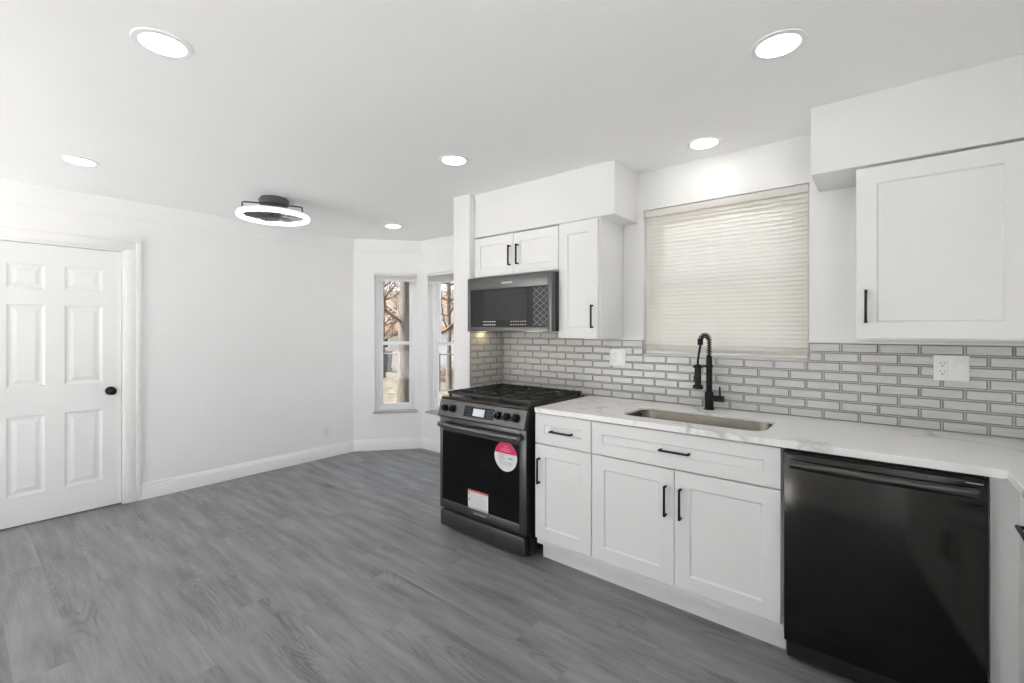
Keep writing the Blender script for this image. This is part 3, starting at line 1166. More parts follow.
# spring coil about the arch
tot = [0]
for a, b in zip(arc, arc[1:]):
    tot.append(tot[-1] + (b - a).length)
sp = []
NT = 15
def arc_at(s):
    for i in range(len(tot) - 1):
        if s <= tot[i + 1] or i == len(tot) - 2:
            f = (s - tot[i]) / (tot[i + 1] - tot[i])
            return arc[i].lerp(arc[i + 1], f), (arc[i + 1] - arc[i]).normalized()
sideN = Vector((-ad.y, ad.x, 0))
for k in range(NT * 12 + 1):
    s = tot[-1] * k / (NT * 12)
    p, tt = arc_at(s)
    bn = tt.cross(sideN)
    ang = 2 * PI * k / 12
    sp.append(p + (sideN * math.cos(ang) + bn * math.sin(ang)) * 0.0130)
mb = MB(); mb.tube(sp, 0.0024, 6)
mb.build('spring', M_FAUCET, fa)
# hose drop into spray head
hp = ad * 0.088
down = [end, end + Vector((0, 0, -0.03)), end * 0.5 + Vector((hp.x, hp.y, 0.36)) * 0.5 + Vector((0, 0, -0.04)), Vector((hp.x * 1.03, hp.y * 1.03, 0.285)), Vector((hp.x * 1.03, hp.y * 1.03, 0.258))]
mb = MB(); mb.tube(down, 0.0065, 10)
mb.tube([end + Vector((0, 0, 0.012)), end + Vector((0, 0, -0.022))], 0.0155, 14)
mb.build('spray_hose', M_FAUCET, fa)
mb = MB()
mb.lathe([(0.0, 0.265), (0.014, 0.265), (0.0175, 0.258), (0.0185, 0.20), (0.0175, 0.175), (0.0175, 0.150), (0.028, 0.143), (0.029, 0.130), (0.026, 0.126), (0.0, 0.126)], (hp.x * 1.03, hp.y * 1.03, 0), n=24)
mb.box(hp.x * 1.03 - 0.024, hp.x * 1.03 - 0.014, hp.y * 1.03 - 0.006, hp.y * 1.03 + 0.006, 0.165, 0.20, 0.002)
mb.build('spray_head', M_FAUCET, fa)
mb = MB()
mb.tube([Vector((0, 0, 0.252)), Vector((hp.x * 0.85, hp.y * 0.85, 0.252))], 0.006, 10)
mb.lathe([(0.021, 0.246), (0.026, 0.246), (0.026, 0.258), (0.021, 0.258)], (hp.x * 1.03, hp.y * 1.03, 0), n=24, closed=True)
mb.lathe([(0.017, 0.244), (0.0205, 0.244), (0.0205, 0.260), (0.017, 0.260)], (0, 0, 0), n=24, closed=True)
mb.build('docking_arm', M_FAUCET, fa)
ld = Vector((0.93, 0.0, 0)).normalized()
mb = MB()
mb.tube([ld * 0.015 + Vector((0, 0, 0.066)), ld * 0.030 + Vector((0, 0, 0.066)), ld * 0.080 + Vector((0, 0, 0.066))], [0.016, 0.018, 0.018], 20)
mb.tube([ld * 0.060 + Vector((0, 0, 0.078)), ld * 0.058 + Vector((0, 0, 0.135))], [0.0055, 0.0045], 10)
mb.build('lever', M_FAUCET, fa)

# ------------------------------------------------------------------ dishwasher
dwx = thing('dishwasher', 'black stainless dishwasher with long bar handle under the counter', 'dishwasher', (1.222, 0, 0))
DX0, DX1 = 0.9255 - 1.222, 1.5195 - 1.222
DYF = -0.690
MB().box(DX0 + 0.004, DX1 - 0.004, -0.64, -0.03, 0.02, 0.895).build('tub', M_BLACK, dwx)
mb = MB(); mb.box(DX0, DX1, DYF, -0.645, 0.108, 0.884, 0.004)
dd = mb.build('door', M_DW, dwx)
mb = MB()
mb.box(DX0 + 0.01, DX1 - 0.01, -0.678, -0.650, 0.8845, 0.8885)
mb.build('control_strip', M_BLACK, dwx)
mb = MB(); mb.box(DX1 - 0.055, DX1 - 0.012, DYF - 0.0006, DYF + 0.002, 0.8735, 0.8775)  # reflective piece of the top control, its brightness given as pale grey
mb.build('reflective_strip', M_PRINTGREY, dd)
pts, rr = [], []
for k in range(25):
    u = -1 + 2 * k / 24
    pts.append((u * 0.268, DYF - 0.034 - 0.020 * (1 - u * u), 0.851))
mb = MB()
# flattened bar: tube squashed
mb.tube(pts, 0.0165, 16)
for s in (-1, 1):
    mb.box(s * 0.262 - 0.010, s * 0.262 + 0.010, DYF - 0.040, DYF, 0.838, 0.864, 0.003)
mb.build('handle', M_DWH, dwx)
MB().box(DX0 + 0.004, DX1 - 0.004, -0.62, -0.60, 0.006, 0.104).build('toe_panel', M_BLACK, dwx)
for s in (DX0 + 0.02, DX1 - 0.02):
    MB().cyl((s, -0.63, 0.0), (s, -0.63, 0.10), 0.008, 12).build('leg', M_SILVER, dwx)

# ------------------------------------------------------------------ gas range
RX = -0.800
RW = 0.768 / 2
rg = thing('gas_range', 'black stainless slide-in gas range with stickers on the oven door', 'range', (RX, 0, 0))
MB().box(-RW + 0.004, RW - 0.004, -0.655, -0.025, 0.035, 0.905).build('body', M_BLACK, rg)
# cooktop pan
mb = MB(); mb.box(-RW - 0.008, RW, -0.680, -0.015, 0.9085, 0.924, 0.004)
mb.build('cooktop', M_BLACK, rg)
# slanted control panel
mb = MB()
mb.prism([(-0.668, 0.912), (-0.690, 0.907), (-0.722, 0.800), (-0.716, 0.790), (-0.700, 0.790), (-0.668, 0.88)], 'x', -RW, RW - 0.002)
mb.mi = 1
mb.prism([(-0.6675, 0.908), (-0.6675, 0.88), (-0.6995, 0.791), (-0.655, 0.791), (-0.655, 0.908)], 'x', -RW + 0.003, RW - 0.004)
cp = mb.build('control_panel', [M_STEELP, M_BLACK], rg)
sl0 = Vector((0, -0.690, 0.907)); sl1 = Vector((0, -0.722, 0.800))
dn = (sl1 - sl0).normalized()
nrm = Vector((0, dn.z, -dn.y)); nrm = nrm if nrm.y < 0 else -nrm
LS = (sl1 - sl0).length
MP = Matrix(((1, 0, nrm.x, 0), (0, dn.y, nrm.y, sl0.y), (0, dn.z, nrm.z, sl0.z), (0, 0, 0, 1)))   # local: x, down-slope, outward


def P3(x, s, h):
    return MP @ Vector((x, s, h))


mb = MB(); mb.box(-0.135, 0.130, 0.022, LS - 0.020, -0.001, 0.0025, 0.001, M=MP)
dp = mb.build('display', M_MWGLASS, cp)
mb = MB(); mb.box(-0.052, 0.048, 0.034, LS - 0.030, 0.0026, 0.0034, M=MP)
mb.build('screen', M_SCREEN, dp)
M_FAINT = mat('faint_print', (0.10, 0.10, 0.105), 0.5)
for bx0 in (-0.120, 0.075):
    mb = MB()
    for i in range(2):
        for j in range(3):
            mb.box(bx0 + i * 0.026, bx0 + i * 0.026 + 0.012, 0.036 + j * 0.020, 0.039 + j * 0.020, 0.0026, 0.0031, M=MP)
    mb.build('button_print', M_FAINT, dp)
for kx in (-0.318, -0.246, 0.168, 0.236, 0.308):
    mb = MB()
    c0 = P3(kx, LS * 0.50, 0.0); c1 = P3(kx, LS * 0.50, 0.008); c2 = P3(kx, LS * 0.50, 0.030); c3 = P3(kx, LS * 0.5, 0.034)
    mb.tube([c0, c1], 0.0275, 24)
    mb.tube([c1, c2, c3], [0.0225, 0.0195, 0.016], 24)
    mb.box(-0.0045, 0.0045, -0.019, 0.019, 0.030, 0.042, 0.002, M=MP @ Matrix.Translation((kx, LS * 0.50, 0)))
    kb = mb.build('knob', M_KNOB, cp)
    mb = MB(); mb.box(-0.0015, 0.0015, -0.018, -0.006, 0.0421, 0.0427, M=MP @ Matrix.Translation((kx, LS * 0.50, 0)))
    mb.build('pointer', M_SILVER, kb)
# oven door
OY = -0.700
mb = MB()
zo0, zo1 = 0.152, 0.786
gx0, gx1, gz0, gz1 = -0.358, 0.330, 0.213, 0.690
mb.box(-RW, gx0, OY, OY + 0.010, zo0, zo1, 0.002)
mb.box(gx1, RW - 0.003, OY, OY + 0.010, zo0, zo1, 0.002)
mb.box(gx0, gx1, OY, OY + 0.010, zo0, gz0, 0.002)
mb.box(gx0, gx1, OY, OY + 0.010, gz1, zo1, 0.002)
mb.mi = 1
mb.box(-RW + 0.003, RW - 0.005, OY + 0.0095, -0.657, zo0 + 0.002, zo1 - 0.002)
od = mb.build('oven_door', [M_STEEL, M_BLACK], rg)
MB().box(gx0, gx1, OY + 0.002, OY + 0.009, gz0, gz1).build('oven_window', M_OVENGLASS, od, label='black glass oven window')
mb = MB()
pts = []
for k in range(25):
    u = -1 + 2 * k / 24
    pts.append((u * 0.352, OY - 0.036 - 0.014 * (1 - u * u), 0.742))
mb.tube(pts, 0.0180, 16)
for s in (-1, 1):
    mb.box(s * 0.342 - 0.012, s * 0.342 + 0.012, OY - 0.042, OY, 0.729, 0.755, 0.003)
mb.build('handle', M_STEELP, od)
# maker's badge on the lower rail (illegible raised strokes)
mb = MB()
bx = -0.055
for k in range(10):
    wd = 0.0055 + 0.002 * ((k * 7) % 3)
    mb.box(bx, bx + wd, OY - 0.0012, OY, 0.178, 0.190)
    bx += wd + 0.004
mb.build('badge', M_PRINTGREY, od)
# round sticker
cxs, czs, Rx, Rz = 0.220, 0.605, 0.092, 0.092
yS = OY + 0.0005
mb = MB()
N = 40
zc = czs + 0.018
circ = [(cxs + Rx * math.cos(2 * PI * k / N), czs + Rz * math.sin(2 * PI * k / N)) for k in range(N)]
mb.mi = 0
mb.prism(circ, 'y', OY + 0.0004, OY + 0.0019)
a0 = math.asin((zc - czs) / Rz)
seg = [(cxs + Rx * math.cos(a0 + (PI - 2 * a0) * k / 24), czs + Rz * math.sin(a0 + (PI - 2 * a0) * k / 24)) for k in range(25)]
mb.mi = 1
mb.prism(seg, 'y', OY + 0.0001, OY + 0.0004)
mb.mi = 2
for (wd, dz) in ((0.035, 0.062), (0.07, 0.048), (0.085, 0.036)):
    mb.box(cxs - wd / 2, cxs + wd / 2, OY - 0.0001, OY + 0.0001, czs + dz - 0.0022, czs + dz + 0.0022)
mb.mi = 3
for k, (x0_, x1_) in enumerate(((-0.062, -0.006), (-0.062, -0.012), (-0.060, -0.004), (-0.056, -0.018), (-0.048, 0.052), (-0.040, 0.040))):
    zz = czs + 0.008 - k * 0.0115
    mb.box(cxs + x0_, cxs + x1_, OY + 0.0002, OY + 0.0004, zz - 0.0018, zz + 0.0018)
mb.box(cxs + 0.020, cxs + 0.058, OY + 0.0002, OY + 0.0004, czs - 0.012, czs - 0.004)
mb.build('round_sticker', [M_STK, M_PINK, M_PINKT, M_PRINTGREY], od, label='round pink and white sticker')
mb = MB()
mb.mi = 0
mb.box(-0.108, 0.073, OY + 0.0004, OY + 0.0019, 0.206, 0.334)
mb.mi = 1
mb.box(-0.108, 0.073, OY + 0.0002, OY + 0.0004, 0.322, 0.334)
mb.mi = 2
for zz in (0.309, 0.266):
    mb.box(-0.100, -0.090, OY + 0.0002, OY + 0.0004, zz - 0.005, zz + 0.005)
mb.mi = 3
for k in range(8):
    zz = 0.312 - k * 0.011
    mb.box(-0.082, 0.060 - 0.03 * ((k * 5) % 3) / 2, OY + 0.0002, OY + 0.0004, zz - 0.0015, zz + 0.0015)
mb.mi = 3
mb.box(-0.108, 0.073, OY + 0.0002, OY + 0.0004, 0.206, 0.226)
mb.build('warning_sticker', [M_STK, M_RED, M_BLACK, mat('sticker_text', (0.5, 0.51, 0.52), 0.5)], od, label='white rectangular sticker with a red band')
# storage drawer
mb = MB(); mb.box(-RW, RW - 0.020, OY + 0.004, -0.690, 0.024, 0.132, 0.003)
mb.mi = 1
mb.box(-RW + 0.003, RW - 0.018, -0.6905, -0.655, 0.026, 0.130)
mb.mi = 0
mb.prism([(OY + 0.006, 0.132), (OY + 0.022, 0.143), (-0.660, 0.143), (-0.660, 0.132)], 'x', -RW + 0.02, RW - 0.03)
mb.build('storage_drawer', [M_STEEL, M_BLACK], rg)
for (fx, fy) in ((-0.34, -0.62), (0.34, -0.62), (-0.34, -0.08), (0.34, -0.08)):
    MB().cyl((fx, fy, 0.0), (fx, fy, 0.036), 0.016, 16).build('foot', M_RUBBER, rg)
# burners
for (bx, by, br) in ((-0.255, -0.20, 0.040), (-0.255, -0.48, 0.048), (0.0, -0.34, 0.044), (0.255, -0.20, 0.036), (0.255, -0.48, 0.050)):
    mb = MB()
    mb.mi = 1
    mb.lathe([(0.0, 0.9235), (br + 0.012, 0.9235), (br + 0.010, 0.930), (br, 0.931), (br, 0.934)], (bx, by, 0), n=28)
    mb.mi = 0
    mb.lathe([(br - 0.004, 0.933), (br - 0.003, 0.939), (br - 0.010, 0.941), (0.0, 0.941)], (bx, by, 0), n=28)
    mb.build('burner', [M_IRON, M_PRINTGREY], rg)
# three cast iron grates
for gi in range(3):
    g0 = -RW + 0.012 + gi * 0.2485
    g1 = g0 + 0.2465
    mb = MB()
    zt0, zt1 = 0.944, 0.958
    bw = 0.0055
    ya, yb = -0.635, -0.045
    for yy in (ya, yb):
        mb.box(g0, g1, yy - bw, yy + bw, zt0 - 0.004, zt1, 0.003)
    for xx in (g0 + bw, g1 - bw):
        mb.box(xx - bw, xx + bw, ya, yb, zt0 - 0.004, zt1, 0.003)
    mid = (g0 + g1) / 2
    cs_ = (-0.20, -0.48) if gi != 1 else (-0.20, -0.34, -0.48)
    for yy in (ya + 0.15, (ya + yb) / 2, yb - 0.15):
        mb.box(g0, g1, yy - bw, yy + bw, zt0, zt1, 0.002)
    for (s0, s1) in ((ya, ya + 0.10), (ya + 0.185, ya + 0.40), (yb - 0.10, yb)):
        mb.box(mid - bw, mid + bw, s0, s1, zt0, zt1, 0.002)
    # diagonal fingers
    for by in (-0.20, -0.48):
        for q in range(4):
            a = PI / 4 + q * PI / 2
            p0 = Vector((mid + 0.028 * math.cos(a), by + 0.028 * math.sin(a), 0))
            M = Matrix.Translation((mid, by, 0)) @ Matrix.Rotation(a, 4, 'Z')
            mb.box(0.024, 0.128, -bw * 0.8, bw * 0.8, zt0 + 0.002, zt1, 0.002, M=M)
    for xx in (g0 + 0.012, g1 - 0.012):
        for yy in (ya + 0.012, yb - 0.012):
            mb.box(xx - 0.008, xx + 0.008, yy - 0.008, yy + 0.008, 0.9235, zt0, 0.002)
    mb.build('grate', M_IRON, rg)
# front lip bolts that catch light
for bx in (-0.362, 0.0, 0.345):
    pass

# ------------------------------------------------------------------ microwave
MWX0, MWX1 = -1.199, -0.4275
mw = thing('microwave', 'black stainless over-the-range microwave hanging below the short cabinet', 'microwave', ((MWX0 + MWX1) / 2, 0, 1.378))
hm_ = (MWX1 - MWX0) / 2
ZH = 0.402
MB().box(-hm_ + 0.004, hm_ - 0.0015, -0.362, -0.012, 0.006, ZH, 0.002).build('housing', M_BLACK, mw)
MY = -0.412
mb = MB()
a0_, a1_, b0_, b1_ = -hm_ + 0.028, hm_ - 0.034, 0.036, 0.312
mb.box(-hm_, a0_, MY, -0.364, 0.004, ZH - 0.002, 0.002)
mb.box(a1_, hm_ - 0.003, MY, -0.364, 0.004, ZH - 0.002, 0.002)
mb.box(a0_, a1_, MY, -0.364, 0.004, b0_, 0.0015)
mb.box(a0_, a1_, MY, -0.364, b1_, ZH - 0.002, 0.0015)
md = mb.build('door', M_STEELP, mw)
mb = MB(); mb.box(a0_, a1_, MY + 0.003, -0.366, b0_, b1_)
gl = mb.build('door_glass', M_MWGLASS, md, label='dark glass door panel')
mb = MB(); mb.box(-0.215, 0.185, MY + 0.0022, MY + 0.003, b0_ + 0.052, b1_ - 0.014)
mb.build('viewing_window', M_MWIN, md)
# diamond lattice reflected in the door glass, modelled as grey lines
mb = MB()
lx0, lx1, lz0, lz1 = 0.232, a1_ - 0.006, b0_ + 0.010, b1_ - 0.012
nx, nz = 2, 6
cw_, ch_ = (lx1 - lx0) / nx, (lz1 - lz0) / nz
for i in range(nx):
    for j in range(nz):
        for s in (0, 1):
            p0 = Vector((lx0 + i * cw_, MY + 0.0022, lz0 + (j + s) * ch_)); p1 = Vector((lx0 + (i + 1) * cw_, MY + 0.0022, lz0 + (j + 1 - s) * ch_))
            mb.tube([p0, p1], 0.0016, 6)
mb.build('lattice_reflection', M_PRINTGREY, md)
MB().box(lx0 - 0.004, a1_ - 0.001, MY + 0.0026, MY + 0.003, b0_ + 0.004, b1_ - 0.006).build('reflection_backing', M_BLACK, md)  # dark ground of the modelled reflection
mb = MB()
for j in range(2):
    for i in range(6):
        mb.box(-0.225 + i * 0.021, -0.214 + i * 0.021, MY + 0.0022, MY + 0.003, b0_ + 0.014 + j * 0.022, b0_ + 0.021 + j * 0.022)
mb.build('button_print', M_ICON, md)
mb = MB()
for j in range(2):
    for i in range(7):
        mb.box(0.035 + i * 0.021, 0.044 + i * 0.021, MY + 0.0022, MY + 0.003, b0_ + 0.014 + j * 0.022, b0_ + 0.020 + j * 0.022)
mb.build('button_print', M_ICON, md)
mb = MB()
bx = -0.045
for k in range(9):
    wd = 0.0060 + 0.0018 * ((k * 5) % 3)
    mb.box(bx, bx + wd, MY - 0.0010, MY, 0.345, 0.3545)
    bx += wd + 0.0035
mb.build('badge', M_SILVER, md)
mb = MB()
mb.box(hm_ - 0.0035, hm_ - 0.0008, -0.350, -0.335, 0.02, ZH - 0.02)
mb.build('side_trim', M_STEEL, mw)
mb = MB()
for k in range(9):
    mb.box(-0.30 + k * 0.035, -0.28 + k * 0.035, -0.30, -0.12, 0.003, 0.007)
    
mb.build('filter_grille', M_STEEL, mw)
mb = MB(); mb.box(0.10, 0.19, -0.30, -0.24, 0.003, 0.0065)
mb.build('cooktop_lamp', mat('cooktop_lamp_lens', (0.9, 0.8, 0.6), 0.4, emit=(1.0, 0.78, 0.45), estr=8.0), mw)
mb = MB(); mb.box(-0.36, -0.29, -0.30, -0.24, 0.003, 0.0065)
mb.build('cooktop_lamp', bpy.data.materials['cooktop_lamp_lens'], mw)


# ------------------------------------------------------------------ outlets
def two_gang(loc, label):
    t = thing('outlet', label, 'outlet', loc, 0, None)
    MB().box(-0.0595, 0.0595, -0.0065, 0.0, -0.058, 0.058, 0.003).build('cover_plate', M_PLATE, t)
    mb = MB(); mb.mi = 0
    mb.box(-0.046, -0.012, -0.0085, -0.006, -0.034, 0.034, 0.001)
    mb.mi = 1
    for zz in (-0.018, 0.018):
        mb.box(-0.0365, -0.0345, -0.0088, -0.008, zz - 0.0005, zz + 0.0075)
        mb.box(-0.0240, -0.0220, -0.0088, -0.008, zz - 0.0005, zz + 0.0065)
        mb.box(-0.0315, -0.0268, -0.0088, -0.008, zz - 0.0110, zz - 0.0060)
    mb.build('receptacle', [M_PLATE, M_SLOT], t)
    mb = MB()
    mb.prism([(-0.006, -0.034), (-0.0085, -0.034), (-0.0085, 0.0), (-0.0115, 0.033), (-0.006, 0.034)], 'x', 0.0125, 0.0455)
    mb.build('rocker_switch', M_PLATE, t)
    for xx in (-0.029, 0.029):
        for zz in (-0.047, 0.047):
            MB().cyl((xx, -0.0072, zz), (xx, -0.006, zz), 0.0028, 10).build('screw', M_PLATE, t)
    return t


two_gang((-0.162, -0.0095, 1.206), 'white switch and outlet plate on tile beside the tall cabinet')
two_gang((1.482, -0.0095, 1.221), 'white switch and outlet plate on tile under the corner cabinet')
t = thing('outlet', 'small white outlet low on the long wall near the bay', 'outlet', (XL, -0.300, 0.285), PI / 2)
MB().box(-0.035, 0.035, -0.006, 0.0, -0.0575, 0.0575, 0.003).build('cover_plate', M_PLATE, t)
mb = MB(); mb.mi = 0
for zz in (-0.020, 0.020):
    mb.mi = 0
    mb.box(-0.017, 0.017, -0.0080, -0.0055, zz - 0.014, zz + 0.014, 0.002)
    mb.mi = 1
    mb.box(-0.0075, -0.0055, -0.0083, -0.0078, zz - 0.002, zz + 0.007)
    mb.box(0.0055, 0.0075, -0.0083, -0.0078, zz - 0.002, zz + 0.006)
    mb.box(-0.0022, 0.0022, -0.0083, -0.0078, zz - 0.010, zz - 0.005)
mb.build('receptacle', [M_PLATE, M_SLOT], t)

# ------------------------------------------------------------------ ceiling lights
LIGHTS = [
    ((-0.773, -2.397), 'large bright recessed downlight over the open floor, farthest from the windows'),
    ((0.951, -0.977), 'bright recessed downlight over the floor in front of the dishwasher'),
    ((-2.578, -2.386), 'small recessed downlight on the ceiling near the six-panel door'),
    ((-0.788, -0.941), 'recessed downlight in front of the microwave soffit'),
    ((0.472, -0.238), 'recessed downlight directly above the kitchen sink'),
    ((-2.564, -0.093), 'small recessed downlight just in front of the bay windows'),
]
proto = thing('recessed_downlight', LIGHTS[0][1], 'ceiling light', (*LIGHTS[0][0], ZC), 0, 'recessed ceiling downlights')
MB().lathe([(0.070, 0.0), (0.092, 0.0), (0.090, -0.004), (0.074, -0.006), (0.070, -0.005)], n=40, closed=True).build('trim_ring', M_TRIM, proto)
MB().lathe([(0.070, -0.002), (0.066, -0.0055), (0.04, -0.0075), (0.0, -0.008)], n=40).build('diffuser', M_LED, proto)
for (xy, lb) in LIGHTS[1:]:
    c = copy_tree(proto)
    c.location = (*xy, ZC)
    c['label'] = lb
# bladeless-looking fan light
fl = thing('ceiling_fan_light', 'flush ceiling fan light with glowing white ring above the dining area', 'ceiling fan', (-2.488, -1.274, ZC))
mb = MB(); mb.lathe([(0.0, -0.016), (0.108, -0.016), (0.110, -0.022), (0.104, -0.052), (0.090, -0.066), (0.0, -0.066)], n=40)
mb.build('canopy', M_FANGREY, fl)
MB().lathe([(0.0, 0.0), (0.096, 0.0), (0.096, -0.017), (0.0, -0.017)], n=40).build('mounting_plate', M_FANGREY, fl)
zr = 2.290 - ZC
mb = MB(); mb.lathe([(0.222, zr + 0.020), (0.254, zr + 0.020), (0.258, zr + 0.008), (0.222, zr + 0.008)], n=64, closed=True)
mb.build('ring_housing', M_TRIM, fl)
mb = MB(); mb.lathe([(0.224, zr + 0.007), (0.259, zr + 0.007), (0.262, zr - 0.004), (0.257, zr - 0.018), (0.242, zr - 0.022), (0.227, zr - 0.016), (0.222, zr - 0.004)], n=64, closed=True)
mb.build('light_ring', M_RING, fl)
for k in range(3):
    a = math.radians(33 + 120 * k)
    d_ = Vector((math.cos(a), math.sin(a), 0))
    mb = MB()
    mb.tube([d_ * 0.085 + Vector((0, 0, -0.056)), d_ * 0.215 + Vector((0, 0, -0.074)), d_ * 0.234 + Vector((0, 0, -0.080)), d_ * 0.238 + Vector((0, 0, zr + 0.018))], 0.006, 8)
    mb.build('bracket_arm', M_FANGREY, fl)
mb = MB(); mb.lathe([(0.0, -0.060), (0.038, -0.060), (0.038, -0.120), (0.050, -0.126), (0.050, zr - 0.008), (0.040, zr - 0.018), (0.0, zr - 0.020)], n=32)
mb.build('motor_hub', M_FANBLADE, fl)
for k in range(7):
    a = 2 * PI * k / 7
    mb = MB()
    rows = []
    for i in range(7):
        r = 0.048 + 0.166 * i / 6
        wdt = 0.032 + 0.022 * math.sin(PI * i / 6)
        sw = 0.5 * (i / 6) ** 1.3
        row = []
        for s in (-1, 1):
            ang = a + sw + s * wdt / max(r, 0.08)
            row.append((r * math.cos(ang), r * math.sin(ang), zr + 0.012 + s * 0.010))
        rows.append(row)
    up_ = [[mb.bm.verts.new(p) for p in row] for row in rows]
    lo_ = [[mb.bm.verts.new((p[0], p[1], p[2] - 0.003)) for p in row] for row in rows]
    for i in range(6):
        mb.bm.faces.new((up_[i][0], up_[i][1], up_[i + 1][1], up_[i + 1][0]))
        mb.bm.faces.new((lo_[i][0], lo_[i + 1][0], lo_[i + 1][1], lo_[i][1]))
        for s in (0, 1):
            mb.bm.faces.new((up_[i][s], up_[i + 1][s], lo_[i + 1][s], lo_[i][s]))
    mb.bm.faces.new((up_[0][0], lo_[0][0], lo_[0][1], up_[0][1])); mb.bm.faces.new((up_[6][0], up_[6][1], lo_[6][1], lo_[6][0]))
    mb.build('fan_blade', M_FANBLADE, fl)
mb = MB()
for k in range(24):
    a = 2 * PI * k / 24
    mb.tube([(0.045 * math.cos(a), 0.045 * math.sin(a), zr - 0.014), (0.2225 * math.cos(a + 0.25), 0.2225 * math.sin(a + 0.25), zr - 0.010)], 0.0012, 5)
for r in (0.09, 0.14):
    mb.lathe([(r - 0.001, zr - 0.014), (r + 0.001, zr - 0.014), (r + 0.001, zr - 0.012), (r - 0.001, zr - 0.012)], n=40, closed=True)
mb.build('safety_grille', M_FANGREY, fl)

# ------------------------------------------------------------------ outdoors, seen through the bay
GZ = -0.60


def xy_at(px, depth):
    """ground position under pixel column px at a distance along the view axis."""
    r = (px - 512) / F_PX
    fx, fy = -math.sin(YAW), math.cos(YAW)
    rx, ry = math.cos(YAW), math.sin(YAW)
    return (CAM.x + depth * (fx + r * rx), CAM.y + depth * (fy + r * ry))


M_GROUND = mat('leaf_litter', (0.065, 0.052, 0.038), 0.95, noise=0.7, nscale=3.5, bump=0.6, bscale=8)
M_BARK = mat('bark', (0.10, 0.085, 0.07), 0.95, noise=0.4, nscale=5, bump=1.0, bscale=12, stretch=(3, 3, 0.6))
M_TWIG = mat('twig', (0.11, 0.08, 0.06), 0.9, noise=0.3, nscale=4)
M_SIDING = mat('white_siding', (0.66, 0.60, 0.57), 0.7, noise=0.03)
M_SHINGLE = mat('tan_shingle', (0.085, 0.056, 0.042), 0.9, noise=0.25, nscale=5)
M_FASCIA = mat('fascia', (0.50, 0.27, 0.15), 0.7, noise=0.1)
M_DARKGLASS = mat('dark_window', (0.05, 0.055, 0.06), 0.1)
M_BINM = mat('bin_plastic', (0.06, 0.06, 0.065), 0.5, noise=0.1)
M_GALV = mat('galvanised', (0.05, 0.05, 0.052), 0.7, metal=0.0, noise=0.1)
M_SHRUB = mat('dry_shrub', (0.22, 0.17, 0.12), 0.95, noise=0.4, nscale=5)

mb = MB()
bmesh.ops.create_grid(mb.bm, x_segments=40, y_segments=40, size=45)
for v in mb.bm.verts:
    v.co.x += -12; v.co.y += 14
    v.co.z = GZ + 0.05 * math.sin(v.co.x * 0.7) * math.cos(v.co.y * 0.6)
o = mb.build('ground', M_GROUND); skind(o, 'brown leaf-strewn yard outside the bay windows', 'ground')

o = MB().box(-9, XR + 0.145, -22, YR - 0.15, GZ - 0.1, -0.02).box(XR + 0.145, 16, -22, -1.0, GZ - 0.1, -0.02).build('bounce_terrace', mat('bounce_concrete', (0.80, 0.80, 0.80), 0.9, noise=0.05, nscale=2, bump=0.3))  # unseen pale slab, added to bounce sunlight up to the ceiling
skind(o, 'pale concrete terrace added out of view to throw daylight onto the ceiling', 'bounce_terrace')

# neighbour's low house
hx_, hy_ = xy_at(415, 23.0)
view = math.atan2(hy_ - CAM.y, hx_ - CAM.x)
ho = thing('house', 'low pale house with a tan roof across the yard outside', 'house', (hx_, hy_, GZ), view - PI / 2)
mb = MB(); mb.box(-7, 9, 0, 6, 0, 2.0); hwall = mb.build('wall', M_SIDING, ho)
mb = MB(); mb.prism([(-0.5, 1.98), (-0.5, 2.12), (3.0, 4.2), (6.5, 2.12), (6.5, 1.98)], 'x', -7.4, 9.4); mb.build('roof', M_SHINGLE, ho)
mb = MB(); mb.box(-7.4, 9.4, -0.54, -0.50, 1.92, 2.16); mb.build('fascia', M_FASCIA, ho)
mb = MB(); mb.box(-1.75, -1.25, -0.03, 0.02, 1.05, 1.65); wn_ = mb.build('window', M_VINYL, ho)
mb = MB(); mb.box(-1.69, -1.31, -0.035, -0.03, 1.11, 1.59); mb.build('pane', M_DARKGLASS, wn_)
mb = MB(); mb.box(1.2, 3.6, -0.03, 0.02, 0.0, 1.75); mb.build('garage_door', M_VINYL, ho)

# chain-link style fence: rail and posts
p0 = Vector((*xy_at(340, 15.5), 0)); p1 = Vector((*xy_at(475, 14.5), 0))
fn = thing('yard_fence', 'thin metal rail fence crossing the yard outside the bay', 'fence', (p0.x, p0.y, GZ))
q = p1 - p0
MB().tube([(0, 0, 1.2), (q.x, q.y, 1.2)], 0.022, 8).build('top_rail', M_GALV, fn)
for k in range(5):
    f_ = k / 4
    MB().tube([(q.x * f_, q.y * f_, -0.05), (q.x * f_, q.y * f_, 1.24)], 0.028, 8).build('post', M_GALV, fn)
# wheelie bin
bx_, by_ = xy_at(386, 21.3)
bn_ = thing('rubbish_bin', 'dark wheeled rubbish bin against the pale house', 'bin', (bx_, by_, GZ), view - PI / 2)
mb = MB()
lv = []
for (zz, sx_, sy_) in ((0.05, 0.22, 0.24), (0.95, 0.29, 0.32)):
    lv.append([mb.bm.verts.new((a * sx_, b * sy_, zz)) for a, b in ((-1, -1), (1, -1), (1, 1), (-1, 1))])
for k in range(4):
    mb.bm.faces.new((lv[0][k], lv[0][(k + 1) % 4], lv[1][(k + 1) % 4], lv[1][k]))
mb.bm.faces.new(lv[0]); mb.bm.faces.new(lv[1])
mb.build('bin_body', M_BINM, bn_)
MB().box(-0.31, 0.31, -0.35, 0.34, 0.95, 1.02, 0.02).build('lid', M_BINM, bn_)
for s in (-1, 1):
    MB().cyl((s * 0.20, 0.25, 0.10), (s * 0.27, 0.25, 0.10), 0.10, 16).build('wheel', M_RUBBER, bn_)


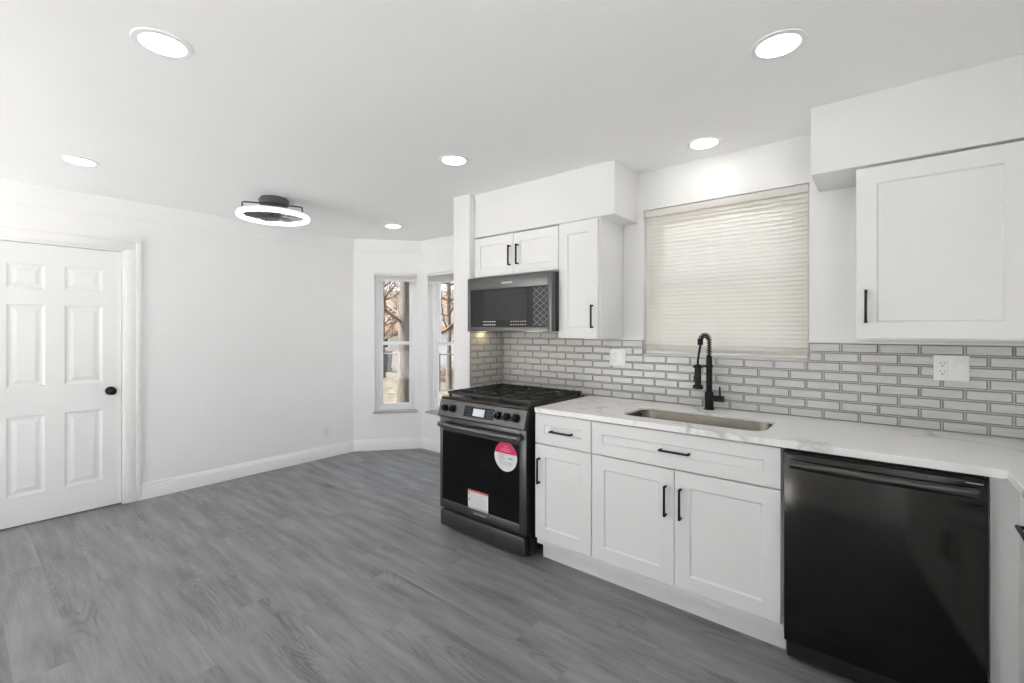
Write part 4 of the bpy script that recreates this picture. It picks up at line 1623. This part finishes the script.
# bare trees
def grow(mb, p, d, L, r, depth, rng, spread, nk):
    pts = [p]; rs = [r]
    n = 5
    dd = d.copy()
    for k in range(n):
        dd = (dd + Vector((rng.uniform(-1, 1), rng.uniform(-1, 1), rng.uniform(-0.6, 0.8))) * 0.16).normalized()
        pts.append(pts[-1] + dd * L / n); rs.append(r * (1 - 0.55 * (k + 1) / n))
    mb.tube(pts, rs, 5 if depth < 2 else 4, cap=False)
    if depth == 0:
        return
    for k in range(nk):
        i = rng.randint(2, n)
        nd = (dd + Vector((rng.uniform(-1, 1), rng.uniform(-1, 1), rng.uniform(-0.7, 0.8))) * spread).normalized()
        grow(mb, pts[i], nd, L * rng.uniform(0.55, 0.8), rs[i] * 0.7, depth - 1, rng, spread, nk)


def bare_tree(px, depth, trunk_r, height, label, seed, lean=0.0, limbs=7, first=1.9, twig=0.3):
    rng = random.Random(seed)
    x, y = xy_at(px, depth)
    t = thing('bare_tree', label, 'tree', (x, y, GZ - 0.05), 0, 'bare trees in the yard')
    mb = MB()
    pts, rs = [], []
    for k in range(13):
        f_ = k / 12
        pts.append(Vector((lean * f_ * f_ * height + rng.uniform(-1, 1) * trunk_r * 0.12, rng.uniform(-1, 1) * trunk_r * 0.12, height * f_)))
        rs.append(trunk_r * (1.25 - 0.25 * min(1, f_ * 5)) * (1 - 0.5 * f_))
    mb.tube(pts, rs, 16)
    mb.build('trunk', M_BARK, t)
    mb = MB()
    for k in range(limbs):
        f_ = (first + (height - first) * k / limbs) / height
        i = min(12, int(f_ * 12))
        a = k * 2.4 + rng.uniform(-0.4, 0.4)
        d_ = Vector((math.cos(a), math.sin(a), rng.uniform(0.15, 0.8))).normalized()
        grow(mb, pts[i], d_, rng.uniform(1.1, 1.7), trunk_r * twig, 3, rng, 0.75, 4)
    mb.build('branches', M_TWIG, t)
    return t


bare_tree(404.5, 9.0, 0.137, 6.5, 'thick bare tree trunk outside the angled bay window', 3, limbs=14, first=2.0)
bare_tree(449, 15.2, 0.085, 6.0, 'slim bare tree outside the bay window beside the partition', 11, limbs=22, first=1.9, twig=0.42)
bare_tree(383, 19.0, 0.09, 6.5, 'thin bare tree behind the thick trunk by the pale house', 23, limbs=34, first=1.7, twig=0.5)

# twiggy shrub by the fence
rng = random.Random(5)
x, y = xy_at(448, 17.5)
mb = MB()
for k in range(60):
    a = rng.uniform(0, 2 * PI); el = rng.uniform(0.5, 1.4)
    d_ = Vector((math.cos(a) * math.cos(el), math.sin(a) * math.cos(el), math.sin(el)))
    grow(mb, Vector((rng.uniform(-0.3, 0.3), rng.uniform(-0.3, 0.3), 0)), d_, rng.uniform(0.4, 0.75), 0.012, 1, rng, 0.6, 3)
o = mb.build('dry_shrub', M_SHRUB)
o.location = (x, y, GZ)
tag(o, 'low dry twiggy shrub in front of the pale house', 'shrub')
